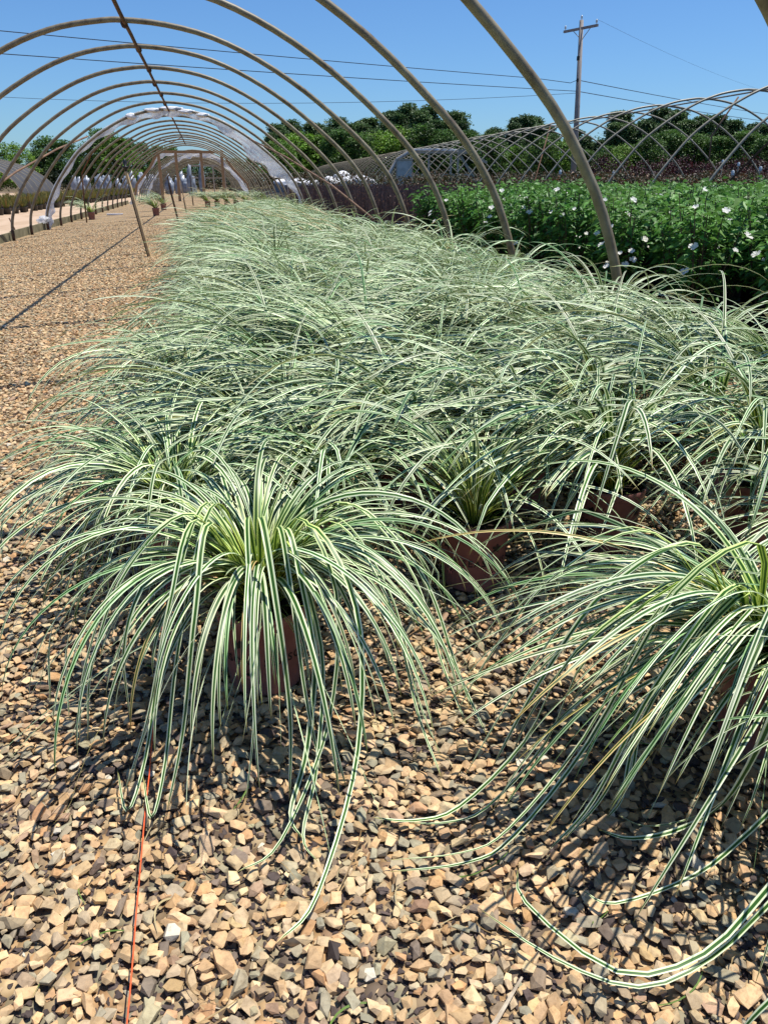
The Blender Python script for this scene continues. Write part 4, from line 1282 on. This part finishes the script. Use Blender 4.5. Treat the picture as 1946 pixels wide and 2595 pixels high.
# white row stakes among the right-hand rows
for i, (x, y, h_) in enumerate([(13.2, 19.2, 1.30), (15.0, 20.6, 1.42), (18.5, 27.6, 1.75), (20.6, 27.0, 1.8), (12.0, 25.0, 1.4), (11.6, 22.5, 1.32), (16.8, 24.2, 1.6), (10.4, 23.5, 1.35)]):
    t = empty('row_stake', (x, y, 0)); tag(t, 'small white-topped stake among the right-hand shrub rows, %s of eight' % nth(i + 1), 'stake', 'white-topped row stakes')
    MB().tube([(0, 0, 0), (0, 0, h_ - .08)], 0.02, 5).build('stake', M['pale_wood'], t)
    MB().lathe([(0, 0), (.04, 0), (.045, .06), (.03, .11), (0, .12)], 8, (0, 0, h_ - .08)).build('cap', M['ceramic'], t)

# ---------------------------------------------------------------- trees
def tree_variant(seed, H_, kind):
    r = np.random.default_rng(seed)
    mb = MB()
    lean = r.normal(0, .25, 2)
    top = H_ * 0.93
    mb.tube([(0, 0, -0.3), (lean[0] * .4, lean[1] * .4, H_ * .4), (lean[0], lean[1], top)], [H_ * .018, H_ * .013, H_ * .004], 7)
    if kind == 'pine': z0, rad, ncl, leaf = 0.08, 0.21, 150, 0.30
    elif kind == 'broad': z0, rad, ncl, leaf = 0.08, 0.36, 95, 0.38
    else: z0, rad, ncl, leaf = 0.10, 0.28, 95, 0.38
    parts = []
    for k in range(ncl):
        t = r.random() ** 0.8
        z = H_ * (z0 + (0.98 - z0) * t)
        if kind == 'pine': env = rad * H_ * (1 - 0.72 * t ** 2.2) * (0.82 + 0.18 * math.sin(9 * t + seed * 1.7))
        else: env = rad * H_ * math.sqrt(max(0.06, 1 - (2 * t - 0.85) ** 2 / 1.4))
        a = r.uniform(0, 2 * PI); q = env * r.random() ** 0.45
        c = np.array([q * math.cos(a) + lean[0] * t, q * math.sin(a) + lean[1] * t, z])
        mb.tube([(lean[0] * t, lean[1] * t, max(z - .10 * H_, .1 * H_)), tuple(c)], [H_ * .004, H_ * .0015], 4, False)
        cr = H_ * r.uniform(0.030, 0.085) * (1.15 if kind != 'pine' else 0.9)
        m = int(r.uniform(50, 95) * (1.15 if kind == 'pine' else 1.0))
        d = r.normal(size=(m, 3)); d /= np.linalg.norm(d, axis=1)[:, None]
        P = c + d * cr * r.uniform(0.55, 1.08, (m, 1)) * [1.25, 1.25, 0.72]
        base = {'pine': (0.080, 0.140, 0.052), 'broad': (0.13, 0.25, 0.030), 'dark': (0.075, 0.15, 0.034)}[kind]
        cc = np.array(base) * r.uniform(0.6, 1.5) * r.uniform(0.7, 1.35, (m, 1)) * r.normal(1, .05, (m, 3))
        parts.append(leaf_set(r, P, d + r.normal(0, .6, (m, 3)), r.uniform(.6, 1.3, m) * leaf * H_ / 13, np.clip(cc, 0.004, 1), 0.3, 0.9))
    V, F, C = joinc(parts)
    return npmesh('crown', V, F, M['leaf'], colr=C), mb.mesh('trunk', M['bark'], True)
TV = {'pine': [tree_variant(500 + i, 13, 'pine') for i in range(4)],
      'broad': [tree_variant(520 + i, 10, 'broad') for i in range(3)],
      'dark': [tree_variant(540 + i, 11, 'dark') for i in range(3)]}
BH = {'pine': 13, 'broad': 10, 'dark': 11}
rs = random.Random(12)
def tree(kind, az, D, h, label, grp, wide=1.0):
    cr, tr = TV[kind][rs.randrange(len(TV[kind]))]
    a = R(az)
    t = empty({'pine': 'pine_tree', 'broad': 'broadleaf_tree', 'dark': 'dark_tree'}[kind], (D * math.sin(a), D * math.cos(a), -0.2), rs.uniform(0, 6.28))
    s = h / BH[kind]
    t.scale = (s * wide, s * wide, s)
    tag(t, label, 'tree', grp)
    link('crown', cr, t); link('trunk', tr, t)
# left tree line, from the frame's left edge
left = [('broad', -13.9, 105, 7.0), ('broad', -12.6, 104, 7.3), ('broad', -11.3, 106, 6.9), ('dark', -9.9, 118, 6.6), ('dark', -9.3, 120, 9.2), ('dark', -8.5, 118, 8.0), ('dark', -7.7, 112, 6.6),
        ('dark', -6.9, 110, 7.9), ('dark', -6.1, 108, 8.8), ('broad', -5.4, 106, 8.3), ('dark', -4.6, 112, 8.4), ('dark', -3.7, 114, 7.9), ('dark', -2.9, 118, 7.2), ('dark', -2.0, 124, 6.8),
        ('dark', -1.1, 130, 6.2), ('dark', -0.1, 132, 5.8), ('dark', 1.0, 134, 5.6), ('dark', 2.2, 136, 5.6), ('dark', 3.3, 138, 5.8)]
for i, (k, a, D, h) in enumerate(left):
    tree(k, a, D, h * 0.76 + rs.uniform(-.5, .5), '%s in the left tree line, %s from the left' % ({'broad': 'light green rounded tree', 'dark': 'dark green dense tree'}[k], nth(i + 1)), 'trees behind the hoops on the left', 1.25)
right = [(4.6, 11.4), (5.5, 11.9), (6.3, 12.6), (7.2, 13.2), (8.3, 13.3), (9.0, 12.2), (9.7, 13.4), (10.6, 12.9), (11.4, 12.6), (12.2, 13.9), (13.0, 14.8), (13.8, 15.2), (14.6, 15.0), (15.5, 13.6), (16.2, 13.2), (17.2, 13.9),
         (17.9, 11.6), (19.1, 12.4), (19.9, 11.0), (20.7, 13.1), (21.6, 13.4), (22.4, 12.4), (23.3, 11.2), (24.4, 11.6), (25.4, 9.4), (26.3, 9.9), (27.3, 13.4), (28.1, 12.6), (29.1, 13.4), (29.9, 13.6), (30.7, 14.1), (31.5, 13.2),
         (32.3, 13.0), (33.2, 12.7), (34.1, 12.0), (35.0, 12.4), (36.0, 11.6), (37.0, 11.4), (38.2, 11.8)]
for i, (a, h) in enumerate(right):
    D = 150 + rs.uniform(-8, 8)
    tree('pine', a, D, (h * 0.82 + rs.uniform(-1.4, .6)) * D / 150, 'tall dark pine on the right skyline, %s from the left' % nth(i + 1), 'pines on the right skyline', 1.2)
for i in range(26):
    a = 4.8 + i * 1.32 + rs.uniform(-.35, .35)
    hb = float(np.interp(a, [q[0] for q in right], [q[1] for q in right]))
    tree('pine', a, 172 + rs.uniform(-6, 6), hb * rs.uniform(0.76, 0.90) * 172 / 150, 'darker pine in the back rank of the right skyline, %s from the left' % nth(i + 1), 'pines on the right skyline', 1.5)
front = [('broad', 5.2, 7.2), ('broad', 6.4, 8.2), ('broad', 7.7, 7.8), ('dark', 9.2, 8.6), ('dark', 10.5, 8.2), ('broad', 11.9, 8.4), ('broad', 13.2, 9.0), ('dark', 14.6, 9.4), ('dark', 16.0, 8.6), ('dark', 17.5, 8.2), ('dark', 19.2, 8.0),
         ('broad', 20.9, 6.2), ('dark', 22.4, 7.6), ('broad', 24.0, 7.0), ('dark', 25.4, 5.6), ('dark', 26.8, 6.2), ('broad', 27.9, 6.4), ('dark', 29.2, 7.6), ('dark', 30.6, 8.2), ('dark', 32.0, 7.6), ('dark', 33.5, 7.2), ('dark', 35.0, 7.8), ('dark', 36.4, 7.4), ('dark', 37.8, 7.4)]
for i, (k, a, h) in enumerate(front):
    D = 132 + rs.uniform(-5, 5)
    tree(k, a, D, h * D / 132 * 0.97, '%s below the right-hand pines, %s from the left' % ({'broad': 'bright green rounded tree', 'dark': 'bushy dark green tree'}[k], nth(i + 1)), 'lower trees before the pines', 1.3)
print('objects', len(sc.objects))
